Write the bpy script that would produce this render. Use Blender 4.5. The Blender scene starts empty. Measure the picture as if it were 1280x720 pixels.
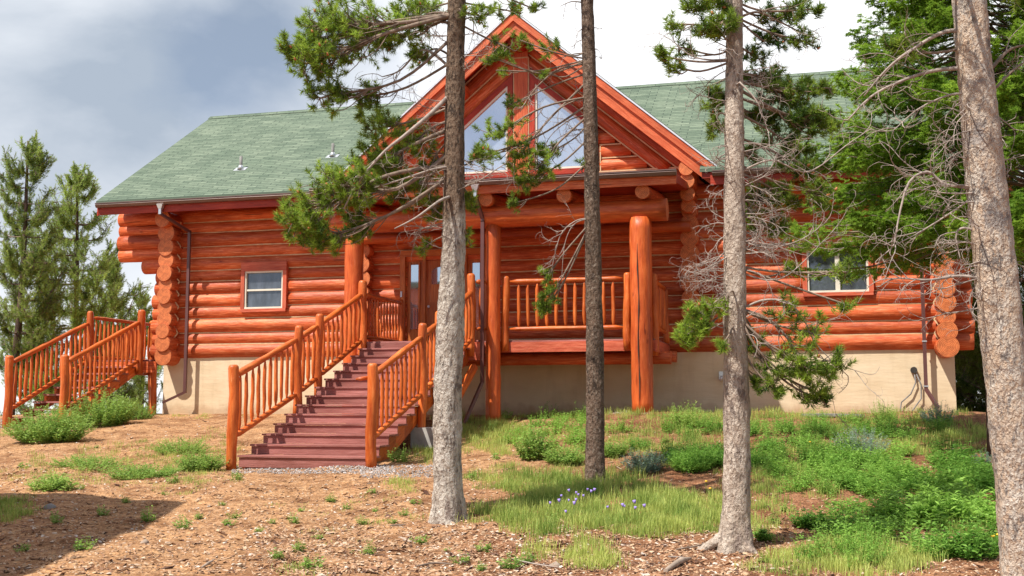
import bpy, math, random
import numpy as np
from mathutils import Vector, noise as mnoise

random.seed(7); RNG = np.random.default_rng(7)
C = bpy.context.scene.collection
scene = bpy.context.scene
R = math.radians

# ------------------------------------------------------------------ camera
F = 1400.0; YAW = R(15.0); PITCH = math.atan(144 / F)
cd = bpy.data.cameras.new('camera'); cam = bpy.data.objects.new('camera', cd); C.objects.link(cam)
cd.sensor_width = 36; cd.lens = F / 1280 * 36; cd.clip_end = 2000
cam.location = (0, 0, 0); cam.rotation_euler = (R(90) + PITCH, 0, YAW)
scene.camera = cam
FW = np.array([-math.sin(YAW), math.cos(YAW), 0]); RT = np.array([math.cos(YAW), math.sin(YAW), 0])
sp_, cp_ = math.sin(PITCH), math.cos(PITCH)

def ray(px, py):
    u = 360 - py
    return FW * (cp_ * F - sp_ * u) + RT * (px - 640) + np.array([0, 0, sp_ * F + cp_ * u])
def at(px, py, d):                       # point of the place seen at px,py at horizontal depth d
    r = ray(px, py); return r * (d / float(np.dot(r, FW)))

# ------------------------------------------------------------------ terrain height
HY = np.array([-60, 0, 8, 12, 17.5, 20, 23, 26, 28, 34, 60, 200, 600], float)
HZ = np.array([-1.9, -1.72, -1.6, -1.46, -1.09, -.80, -.40, -.27, -.27, -.7, -5, -22, -50], float)
_yy = np.linspace(-60, 600, 3301); _zz = np.interp(_yy, HY, HZ)
_k = np.ones(9) / 9; _zs = np.convolve(np.pad(_zz, 4, mode='edge'), _k, mode='valid')
def sstep(a, b, x):
    t = np.clip((x - a) / (b - a), 0, 1); return t * t * (3 - 2 * t)
def height(X, Y):
    X = np.asarray(X, float); Y = np.asarray(Y, float)
    z = np.interp(Y, _yy, _zs)
    band = sstep(15, 19, Y) * (1 - sstep(24, 26, Y))
    z = z + .16 * sstep(-6.5, -3, X) * band - .16 * sstep(-12, -17, -(-X) * 1.0) * 0
    z = z - .16 * (1 - sstep(-18, -12, X)) * sstep(19, 22, Y) * (1 - sstep(24, 26, Y))
    z = z - .05 * np.clip(-20 - X, 0, 400) - .01 * np.clip(X - 6, 0, 400) * 0
    fade = 1 - sstep(24.5, 26, Y) * 0.8
    z = z + fade * (.035 * np.sin(X * .9 + 1.3) * np.cos(Y * .7) + .02 * np.sin(X * 2.1 + Y * 1.7) + .012 * np.sin(X * 4.3 - Y * 3.1))
    return z
_D = np.arange(5, 60, .08)
def G(px, py):                            # where a sight line meets the ground
    px = np.atleast_1d(np.asarray(px, float)); py = np.atleast_1d(np.asarray(py, float))
    u = 360 - py; dh = cp_ * F - sp_ * u
    rx = FW[0] * dh + RT[0] * (px - 640); ry = FW[1] * dh + RT[1] * (px - 640); rz = sp_ * F + cp_ * u
    X = rx[:, None] / dh[:, None] * _D; Y = ry[:, None] / dh[:, None] * _D; Z = rz[:, None] / dh[:, None] * _D
    H = height(X, Y); below = Z < H
    i = np.where(below.any(1), below.argmax(1), len(_D) - 1)
    k = np.arange(len(px))
    return np.stack([X[k, i], Y[k, i], H[k, i]], 1)
def G1(px, py): return G(px, py)[0]
def depth(p): return float(np.dot(np.array([p[0], p[1], 0]), FW))

# ------------------------------------------------------------------ materials
def newmat(name):
    m = bpy.data.materials.new(name); m.use_nodes = True
    nt = m.node_tree; b = nt.nodes['Principled BSDF']; return m, nt, b
def N(nt, t, **kw):
    n = nt.nodes.new(t)
    for k, v in kw.items():
        if k.startswith('i_'):
            key = k[2:].replace('_', ' ')
            n.inputs[key].default_value = v
        else: setattr(n, k, v)
    return n
def ramp(nt, fac, stops):
    r = nt.nodes.new('ShaderNodeValToRGB'); e = r.color_ramp.elements
    e[0].position = stops[0][0]; e[0].color = (*stops[0][1], 1); e[1].position = stops[-1][0]; e[1].color = (*stops[-1][1], 1)
    for p, c in stops[1:-1]:
        q = e.new(p); q.color = (*c, 1)
    nt.links.new(fac, r.inputs['Fac']); return r.outputs['Color']
def mapping(nt, src, scale):
    m = nt.nodes.new('ShaderNodeMapping'); m.inputs['Scale'].default_value = scale
    nt.links.new(src, m.inputs['Vector']); return m.outputs['Vector']
def mixc(nt, a, b, fac, mode='MIX'):
    m = nt.nodes.new('ShaderNodeMix'); m.data_type = 'RGBA'; m.blend_type = mode
    for s, v in ((m.inputs[6], a), (m.inputs[7], b)):
        if isinstance(v, tuple): s.default_value = (*v, 1)
        else: nt.links.new(v, s)
    if isinstance(fac, (int, float)): m.inputs[0].default_value = fac
    else: nt.links.new(fac, m.inputs[0])
    return m.outputs[2]
def bump(nt, b, h, strength=.3, dist=.02):
    n = N(nt, 'ShaderNodeBump'); n.inputs['Strength'].default_value = strength; n.inputs['Distance'].default_value = dist
    nt.links.new(h, n.inputs['Height']); nt.links.new(n.outputs[0], b.inputs['Normal'])
def noise(nt, vec, scale, detail=4, rough=.6):
    n = N(nt, 'ShaderNodeTexNoise'); n.inputs['Scale'].default_value = scale
    n.inputs['Detail'].default_value = detail; n.inputs['Roughness'].default_value = rough
    if vec is not None: nt.links.new(vec, n.inputs['Vector'])
    return n.outputs['Fac']

def wood(name, c0, c1, c2, rough=.45, grain=14, knots=True):
    m, nt, b = newmat(name)
    uv = N(nt, 'ShaderNodeTexCoord').outputs['UV']
    g = noise(nt, mapping(nt, uv, (1.2, grain, 1)), 2.0, 6, .65)
    col = ramp(nt, g, [(.28, c0), (.5, c1), (.72, c2)])
    big = noise(nt, mapping(nt, uv, (.35, .9, 1)), 1.6, 3, .5)
    col = mixc(nt, col, ramp(nt, big, [(.35, (.62, .55, .5)), (.65, (1.18, 1.2, 1.2))]), .85, 'MULTIPLY')
    if knots:
        v = N(nt, 'ShaderNodeTexVoronoi'); v.inputs['Scale'].default_value = 1.0
        nt.links.new(mapping(nt, uv, (1.1, 2.6, 1)), v.inputs['Vector'])
        k = ramp(nt, v.outputs['Distance'], [(.0, (.25, .15, .1)), (.045, (.45, .32, .25)), (.085, (1, 1, 1))])
        col = mixc(nt, col, k, .8, 'MULTIPLY')
        # peel marks left by the drawknife with their lit sheen painted in pale, and a tone of its own for every log
        pv = noise(nt, mapping(nt, uv, (1.6, 11, 1)), 2.1, 5, .7)
        col = mixc(nt, col, tuple(min(1, x * 1.25 + .10) for x in c2), ramp(nt, pv, [(.60, (0, 0, 0)), (.70, (.55, .55, .55))]))
        wn_ = noise(nt, mapping(nt, uv, (.8, 2.2, 1)), 2.6, 6, .7)
        col = mixc(nt, col, tuple(x * .45 for x in c0), ramp(nt, wn_, [(.62, (0, 0, 0)), (.74, (.6, .6, .6))]))
        ge_ = N(nt, 'ShaderNodeNewGeometry')
        col = mixc(nt, col, ramp(nt, ge_.outputs['Random Per Island'], [(0, (.74, .68, .66)), (.5, (1, 1, 1)), (1, (1.2, 1.32, 1.4))]), .85, 'MULTIPLY')
        # long drying checks
        ck = noise(nt, mapping(nt, uv, (.5, 9, 1)), 1.3, 2, .4)
        cr = ramp(nt, ck, [(.285, (.25, .15, .1)), (.305, (1, 1, 1))])
        col = mixc(nt, col, cr, .75, 'MULTIPLY')
    nt.links.new(col, b.inputs['Base Color']); b.inputs['Roughness'].default_value = rough
    b.inputs['Specular IOR Level'].default_value = .35
    rl = noise(nt, mapping(nt, uv, (1.3, 3.2, 1)), 3.0, 4, .55)
    hh = N(nt, 'ShaderNodeMath', operation='MULTIPLY_ADD'); nt.links.new(rl, hh.inputs[0]); hh.inputs[1].default_value = 2.2; nt.links.new(g, hh.inputs[2])
    bump(nt, b, hh.outputs[0], .45, .014)
    return m
def endgrain(name, c0, c1):
    m, nt, b = newmat(name)
    uv = N(nt, 'ShaderNodeTexCoord').outputs['UV']
    ln = N(nt, 'ShaderNodeVectorMath', operation='LENGTH'); nt.links.new(uv, ln.inputs[0])
    nz = noise(nt, uv, 6, 3)
    ad = N(nt, 'ShaderNodeMath', operation='MULTIPLY_ADD'); nt.links.new(nz, ad.inputs[0]); ad.inputs[1].default_value = .05; nt.links.new(ln.outputs['Value'], ad.inputs[2])
    sn = N(nt, 'ShaderNodeMath', operation='SINE'); ml = N(nt, 'ShaderNodeMath', operation='MULTIPLY'); nt.links.new(ad.outputs[0], ml.inputs[0]); ml.inputs[1].default_value = 190; nt.links.new(ml.outputs[0], sn.inputs[0])
    mp = N(nt, 'ShaderNodeMapRange'); nt.links.new(sn.outputs[0], mp.inputs[0]); mp.inputs[1].default_value = -1; mp.inputs[2].default_value = 1
    col = mixc(nt, c0, c1, mp.outputs[0])
    big = noise(nt, uv, 9, 4)
    col = mixc(nt, col, ramp(nt, big, [(.35, (.6, .55, .5)), (.6, (1.1, 1.1, 1.1))]), .8, 'MULTIPLY')
    nt.links.new(col, b.inputs['Base Color']); b.inputs['Roughness'].default_value = .6
    return m
def plain(name, c, rough=.5, var=.25, scale=6, metal=0, bmp=.1):
    m, nt, b = newmat(name)
    o = N(nt, 'ShaderNodeTexCoord').outputs['Object']
    g = noise(nt, o, scale, 5)
    col = ramp(nt, g, [(.3, tuple(x * (1 - var) for x in c)), (.7, tuple(min(1, x * (1 + var)) for x in c))])
    nt.links.new(col, b.inputs['Base Color']); b.inputs['Roughness'].default_value = rough; b.inputs['Metallic'].default_value = metal
    bump(nt, b, g, bmp, .01); return m

M = {}
M['log'] = wood('stained_log', (.36, .042, .010), (.60, .115, .030), (.78, .27, .12), .5)
M['end'] = endgrain('log_end_grain', (.70, .23, .07), (.47, .09, .02))
M['rail'] = wood('rail_wood', (.40, .06, .010), (.60, .13, .022), (.74, .23, .06), .42, 10)
M['post'] = wood('post_wood', (.38, .05, .010), (.56, .105, .022), (.66, .16, .04), .42, 8)
M['board'] = wood('board_wood', (.44, .065, .018), (.62, .13, .045), (.74, .22, .09), .5, 16, False)
M['redboard'] = wood('red_board', (.24, .02, .008), (.36, .035, .014), (.45, .06, .025), .5, 10, False)
M['trim'] = wood('trim_board', (.44, .06, .03), (.60, .13, .065), (.70, .21, .12), .5, 12, False)
M['tread'] = wood('composite_tread', (.27, .10, .085), (.36, .14, .12), (.43, .19, .17), .6, 30, False)
M['doorwood'] = wood('door_wood', (.36, .08, .018), (.52, .15, .035), (.64, .23, .07), .4, 12, False)
M['chink'] = plain('chinking', (.60, .42, .24), .85, .2, 8)
M['concrete'] = plain('concrete', (.38, .36, .33), .9, .25, 5)
M['gutter'] = plain('gutter_metal', (.16, .10, .085), .35, .15, 3, .2)
M['spout'] = plain('downspout_metal', (.13, .055, .05), .35, .12, 3, .1)
M['white'] = plain('pale_frame', (.74, .70, .58), .5, .06)
M['silver'] = plain('galvanised_metal', (.62, .64, .66), .3, .1, 4, .7)
M['black'] = plain('dark_metal', (.04, .035, .03), .5, .2)
M['drip'] = plain('drip_edge', (.72, .74, .78), .35, .05, 3, .3)
M['bluepot'] = plain('blue_glaze', (.03, .08, .35), .3, .2)
M['grey'] = plain('weathered_grey', (.22, .21, .20), .9, .35, 9)

def stucco():
    m, nt, b = newmat('stucco')
    o = N(nt, 'ShaderNodeTexCoord').outputs['Object']
    g = noise(nt, mapping(nt, o, (.6, .6, 1.1)), 1.3, 6, .6)
    col = ramp(nt, g, [(.3, (.62, .48, .30)), (.5, (.70, .56, .37)), (.72, (.76, .63, .44))])
    st = noise(nt, mapping(nt, o, (2.5, 2.5, .35)), 1.3, 5, .6)
    col = mixc(nt, col, ramp(nt, st, [(.28, (.78, .74, .7)), (.5, (1, 1, 1))]), .7, 'MULTIPLY')
    sx = N(nt, 'ShaderNodeSeparateXYZ'); nt.links.new(o, sx.inputs[0]); sn = noise(nt, o, 3.5, 4, .6)
    sm = N(nt, 'ShaderNodeMath', operation='MULTIPLY_ADD'); nt.links.new(sn, sm.inputs[0]); sm.inputs[1].default_value = -.5; nt.links.new(sx.outputs['Z'], sm.inputs[2])
    mr = N(nt, 'ShaderNodeMapRange'); nt.links.new(sm.outputs[0], mr.inputs[0]); mr.inputs[1].default_value = -1.62; mr.inputs[2].default_value = -1.42; mr.inputs[3].default_value = .55; mr.inputs[4].default_value = 0
    col = mixc(nt, col, (.40, .24, .13), mr.outputs[0])
    nt.links.new(col, b.inputs['Base Color']); b.inputs['Roughness'].default_value = .92
    w = noise(nt, mapping(nt, o, (.8, .8, 5)), 2.2, 5)
    bump(nt, b, w, .3, .03); return m
M['stucco'] = stucco()

def shingles():
    m, nt, b = newmat('green_shingles')
    uv = N(nt, 'ShaderNodeTexCoord').outputs['UV']
    br = N(nt, 'ShaderNodeTexBrick'); nt.links.new(uv, br.inputs['Vector'])
    br.inputs['Scale'].default_value = 1; br.inputs['Brick Width'].default_value = .55; br.inputs['Row Height'].default_value = .125
    br.inputs['Mortar Size'].default_value = .010; br.inputs['Mortar Smooth'].default_value = .3; br.inputs['Bias'].default_value = .1
    br.inputs['Color1'].default_value = (.090, .128, .088, 1); br.inputs['Color2'].default_value = (.165, .21, .148, 1); br.inputs['Mortar'].default_value = (.05, .075, .055, 1)
    br.offset_frequency = 2; br.offset = .37
    n1 = noise(nt, uv, 1.1, 4); n2 = noise(nt, mapping(nt, uv, (5, 14, 1)), 1.6, 4, .75)
    col = mixc(nt, br.outputs['Color'], ramp(nt, n1, [(.3, (.72, .78, .74)), (.7, (1.18, 1.14, 1.12))]), .9, 'MULTIPLY')
    col = mixc(nt, col, ramp(nt, n2, [(.3, (.66, .68, .68)), (.7, (1.32, 1.3, 1.3))]), .9, 'MULTIPLY')
    nt.links.new(col, b.inputs['Base Color']); b.inputs['Roughness'].default_value = .9
    iv = N(nt, 'ShaderNodeMath', operation='SUBTRACT'); iv.inputs[0].default_value = 1; nt.links.new(br.outputs['Fac'], iv.inputs[1])
    bump(nt, b, iv.outputs[0], .9, .02); return m
M['shingle'] = shingles()

def glass(name, tint, mix):
    m, nt, b = newmat(name)
    o = N(nt, 'ShaderNodeTexCoord').outputs['Object']
    g = noise(nt, mapping(nt, o, (2.5, 1, .9)), 1.8, 5, .65)
    col = ramp(nt, g, [(.35, tuple(x * (.45 if mix < .3 else .8) for x in tint)), (.5, tint), (.68, tuple(min(1, x * (1.9 if mix < .3 else 1.2)) for x in tint))])  # streaky light and dark tone painted into the pane imitates reflections
    nt.links.new(col, b.inputs['Base Color']); b.inputs['Roughness'].default_value = .6
    gl = N(nt, 'ShaderNodeBsdfGlossy'); gl.inputs['Roughness'].default_value = .03; gl.inputs['Color'].default_value = (.85, .9, .95, 1)
    ms = N(nt, 'ShaderNodeMixShader'); ms.inputs[0].default_value = mix
    nt.links.new(b.outputs[0], ms.inputs[1]); nt.links.new(gl.outputs[0], ms.inputs[2])
    nt.links.new(ms.outputs[0], nt.nodes['Material Output'].inputs['Surface'])
    bump(nt, b, g, .02); return m
M['glass_bright'] = glass('window_glass', (.30, .34, .37), .62)
M['glass_dark'] = glass('screened_glass', (.045, .055, .07), .10)

def bark(name, light, mid, dark, scale=22, upper=None, fleck=None):
    m, nt, b = newmat(name)
    o = N(nt, 'ShaderNodeTexCoord').outputs['Object']
    wn = N(nt, 'ShaderNodeTexNoise'); wn.inputs['Scale'].default_value = 30; wn.inputs['Detail'].default_value = 3; nt.links.new(o, wn.inputs['Vector'])
    vm = N(nt, 'ShaderNodeMix'); vm.data_type = 'VECTOR'; vm.inputs[0].default_value = .05
    nt.links.new(o, vm.inputs[4]); nt.links.new(wn.outputs['Color'], vm.inputs[5])
    vec = mapping(nt, vm.outputs[1], (1, 1, .55))
    v = N(nt, 'ShaderNodeTexVoronoi'); v.inputs['Scale'].default_value = scale; nt.links.new(vec, v.inputs['Vector'])
    sep = N(nt, 'ShaderNodeSeparateColor'); nt.links.new(v.outputs['Color'], sep.inputs[0])
    col = ramp(nt, sep.outputs[0], [(.0, mid), (.35, light), (.8, light), (1, mid)])
    big = noise(nt, mapping(nt, o, (1, 1, .3)), 5, 5, .7)
    col = mixc(nt, col, mid, ramp(nt, big, [(.42, (0, 0, 0)), (.62, (.8, .8, .8))]))
    sp = noise(nt, mapping(nt, o, (1, 1, .32)), 30, 6, .78)
    lo_ = noise(nt, mapping(nt, o, (1, 1, .6)), 6, 3, .6)
    sb = N(nt, 'ShaderNodeMath', operation='MULTIPLY_ADD'); nt.links.new(lo_, sb.inputs[0]); sb.inputs[1].default_value = .55; nt.links.new(sp, sb.inputs[2])
    col = mixc(nt, col, dark, ramp(nt, sb.outputs[0], [(.80, (0, 0, 0)), (.90, (.9, .9, .9))]))
    pt_ = noise(nt, mapping(nt, o, (1, 1, .5)), 3.2, 6, .72)
    col = mixc(nt, col, tuple(x * 1.7 for x in dark), ramp(nt, pt_, [(.55, (0, 0, 0)), (.63, (.8, .8, .8))]))
    if fleck:
        fk = noise(nt, mapping(nt, o, (1, 1, .7)), 26, 4, .7)
        col = mixc(nt, col, fleck, ramp(nt, fk, [(.54, (0, 0, 0)), (.64, (.85, .85, .85))]))
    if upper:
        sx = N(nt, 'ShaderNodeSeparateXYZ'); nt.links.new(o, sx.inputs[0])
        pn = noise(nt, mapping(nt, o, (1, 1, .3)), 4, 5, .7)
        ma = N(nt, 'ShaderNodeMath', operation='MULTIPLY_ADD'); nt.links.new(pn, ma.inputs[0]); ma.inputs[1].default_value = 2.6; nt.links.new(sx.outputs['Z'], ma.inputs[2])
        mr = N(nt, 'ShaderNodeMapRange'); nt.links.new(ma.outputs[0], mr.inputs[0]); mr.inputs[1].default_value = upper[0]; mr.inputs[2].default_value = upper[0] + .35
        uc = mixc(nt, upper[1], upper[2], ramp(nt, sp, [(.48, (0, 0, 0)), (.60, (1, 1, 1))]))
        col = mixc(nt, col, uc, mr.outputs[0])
    nt.links.new(col, b.inputs['Base Color']); b.inputs['Roughness'].default_value = .92; b.inputs['Specular IOR Level'].default_value = .2
    iv = N(nt, 'ShaderNodeMath', operation='MULTIPLY_ADD'); nt.links.new(sp, iv.inputs[0]); iv.inputs[1].default_value = -1.4; nt.links.new(v.outputs['Distance'], iv.inputs[2])
    bump(nt, b, iv.outputs[0], .9, .025); return m
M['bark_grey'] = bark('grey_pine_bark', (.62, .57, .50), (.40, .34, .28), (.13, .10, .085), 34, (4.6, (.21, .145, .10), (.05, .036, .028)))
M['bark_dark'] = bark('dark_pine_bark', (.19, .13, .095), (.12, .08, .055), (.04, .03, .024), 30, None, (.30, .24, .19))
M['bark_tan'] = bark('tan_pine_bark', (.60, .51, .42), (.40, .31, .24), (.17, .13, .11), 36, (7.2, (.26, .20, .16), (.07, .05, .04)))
M['bark_pink'] = bark('pinkish_pine_bark', (.60, .53, .45), (.52, .38, .27), (.17, .15, .14), 46, None, (.54, .38, .26))
M['bark_far'] = bark('far_bark', (.12, .08, .06), (.09, .06, .045), (.04, .03, .025), 10)
M['twig'] = plain('bare_twig', (.34, .28, .24), .9, .35, 14)
M['limb'] = plain('limb_bark', (.22, .16, .12), .9, .4, 14)
M['palelimb'] = plain('pale_limb', (.34, .26, .20), .9, .35, 9)

def leafmat(name, dark, light, tr=.35, rough=.55):
    m, nt, b = newmat(name)
    a = N(nt, 'ShaderNodeAttribute'); a.attribute_name = 'tint'
    col = ramp(nt, a.outputs['Fac'], [(0, dark), (1, light)])
    nt.links.new(col, b.inputs['Base Color']); b.inputs['Roughness'].default_value = rough; b.inputs['Specular IOR Level'].default_value = .25
    t = N(nt, 'ShaderNodeBsdfTranslucent'); nt.links.new(col, t.inputs['Color'])
    ms = N(nt, 'ShaderNodeMixShader'); ms.inputs[0].default_value = tr
    nt.links.new(b.outputs[0], ms.inputs[1]); nt.links.new(t.outputs[0], ms.inputs[2])
    nt.links.new(ms.outputs[0], nt.nodes['Material Output'].inputs['Surface']); return m
M['needle'] = leafmat('pine_needles', (.035, .09, .012), (.44, .60, .08), .5)
M['needle_far'] = leafmat('far_pine_needles', (.05, .11, .025), (.50, .64, .15), .5)
M['fir'] = leafmat('fir_needles', (.05, .15, .012), (.38, .56, .07), .5)
M['grass'] = leafmat('grass_blades', (.10, .24, .03), (.60, .66, .18), .4)
M['leaf'] = leafmat('weed_leaves', (.09, .22, .03), (.40, .56, .13), .4)
M['leafdeep'] = leafmat('deep_green_leaves', (.05, .19, .02), (.34, .56, .10), .4)
M['sage'] = leafmat('silvery_leaves', (.13, .22, .15), (.36, .45, .36))
M['cone'] = plain('pine_cone', (.45, .16, .06), .8, .3, 20)
def flowermat():
    m, nt, b = newmat('purple_petals'); b.inputs['Base Color'].default_value = (.35, .25, .70, 1); return m
M['flower'] = flowermat()
def yflowermat():
    m, nt, b = newmat('yellow_petals'); b.inputs['Base Color'].default_value = (.75, .50, .03, 1); return m
M['yflower'] = yflowermat()

def groundmat():
    m, nt, b = newmat('dirt')
    o = N(nt, 'ShaderNodeTexCoord').outputs['Object']
    n1 = noise(nt, o, .45, 6, .6); n2 = noise(nt, o, 9, 6, .7); n3 = noise(nt, o, 45, 3, .7)
    col = ramp(nt, n2, [(.25, (.17, .088, .048)), (.43, (.36, .19, .09)), (.58, (.47, .275, .145)), (.78, (.58, .41, .26))])
    red = ramp(nt, n2, [(.3, (.15, .065, .035)), (.55, (.29, .135, .07)), (.75, (.40, .22, .13))])
    sx = N(nt, 'ShaderNodeSeparateXYZ'); nt.links.new(o, sx.inputs[0])
    mr = N(nt, 'ShaderNodeMapRange'); nt.links.new(sx.outputs['X'], mr.inputs[0]); mr.inputs[1].default_value = -6.5; mr.inputs[2].default_value = -2.0
    ad = N(nt, 'ShaderNodeMath', operation='MULTIPLY_ADD'); nt.links.new(n1, ad.inputs[0]); ad.inputs[1].default_value = 1.6; nt.links.new(mr.outputs[0], ad.inputs[2])
    f = ramp(nt, ad.outputs[0], [(.0, (0, 0, 0)), (.95, (0, 0, 0)), (1.0, (1, 1, 1))])
    mm = N(nt, 'ShaderNodeMapRange'); nt.links.new(ad.outputs[0], mm.inputs[0]); mm.inputs[1].default_value = .95; mm.inputs[2].default_value = 1.7; mm.inputs[4].default_value = .9
    col = mixc(nt, col, red, mm.outputs[0])
    nl = noise(nt, o, 1.5, 5, .65)
    col = mixc(nt, col, ramp(nt, nl, [(.36, (.52, .43, .38)), (.52, (1, 1, 1)), (.7, (1.15, 1.12, 1.05))]), .9, 'MULTIPLY')
    v = N(nt, 'ShaderNodeTexVoronoi'); v.inputs['Scale'].default_value = 28; nt.links.new(mapping(nt, o, (1, .7, 1)), v.inputs['Vector'])
    sep = N(nt, 'ShaderNodeSeparateColor'); nt.links.new(v.outputs['Color'], sep.inputs[0])
    chip = ramp(nt, sep.outputs[0], [(.0, (.55, .5, .45)), (.25, (1, 1, 1)), (.75, (1, 1, 1)), (1.0, (1.5, 1.5, 1.45))])
    col = mixc(nt, col, chip, .8, 'MULTIPLY')
    col = mixc(nt, col, ramp(nt, n3, [(.3, (.6, .6, .6)), (.65, (1.2, 1.2, 1.2))]), .8, 'MULTIPLY')
    nt.links.new(col, b.inputs['Base Color']); b.inputs['Roughness'].default_value = .95; b.inputs['Specular IOR Level'].default_value = .15
    a2 = N(nt, 'ShaderNodeMath', operation='ADD'); nt.links.new(n2, a2.inputs[0]); nt.links.new(v.outputs['Distance'], a2.inputs[1])
    bump(nt, b, a2.outputs[0], .8, .03); return m
M['dirt'] = groundmat()
def chipmat():
    m, nt, b = newmat('chips')
    a = N(nt, 'ShaderNodeAttribute'); a.attribute_name = 'tint'
    col = ramp(nt, a.outputs['Fac'], [(0, (.12, .06, .04)), (.3, (.36, .19, .10)), (.7, (.55, .38, .24)), (1, (.66, .58, .50))])
    nt.links.new(col, b.inputs['Base Color']); b.inputs['Roughness'].default_value = .9; return m
M['chips'] = chipmat()
def gravelmat():
    m, nt, b = newmat('gravel')
    a = N(nt, 'ShaderNodeAttribute'); a.attribute_name = 'tint'
    col = ramp(nt, a.outputs['Fac'], [(0, (.16, .14, .13)), (.6, (.42, .38, .36)), (1, (.62, .58, .56))])
    nt.links.new(col, b.inputs['Base Color']); b.inputs['Roughness'].default_value = .9; return m
M['gravel'] = gravelmat()

# ------------------------------------------------------------------ objects
def tag(o, label=None, cat=None, group=None, kind=None):
    if label: o['label'] = label
    if cat: o['category'] = cat
    if group: o['group'] = group
    if kind: o['kind'] = kind
    return o
def empty(name, loc, label, cat, group=None):
    o = bpy.data.objects.new(name, None); C.objects.link(o); o.location = tuple(float(v) for v in loc); o.empty_display_size = .2
    return tag(o, label, cat, group)
def wloc(o):
    v = Vector((0, 0, 0))
    while o: v += o.location; o = o.parent
    return np.array(v)

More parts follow.
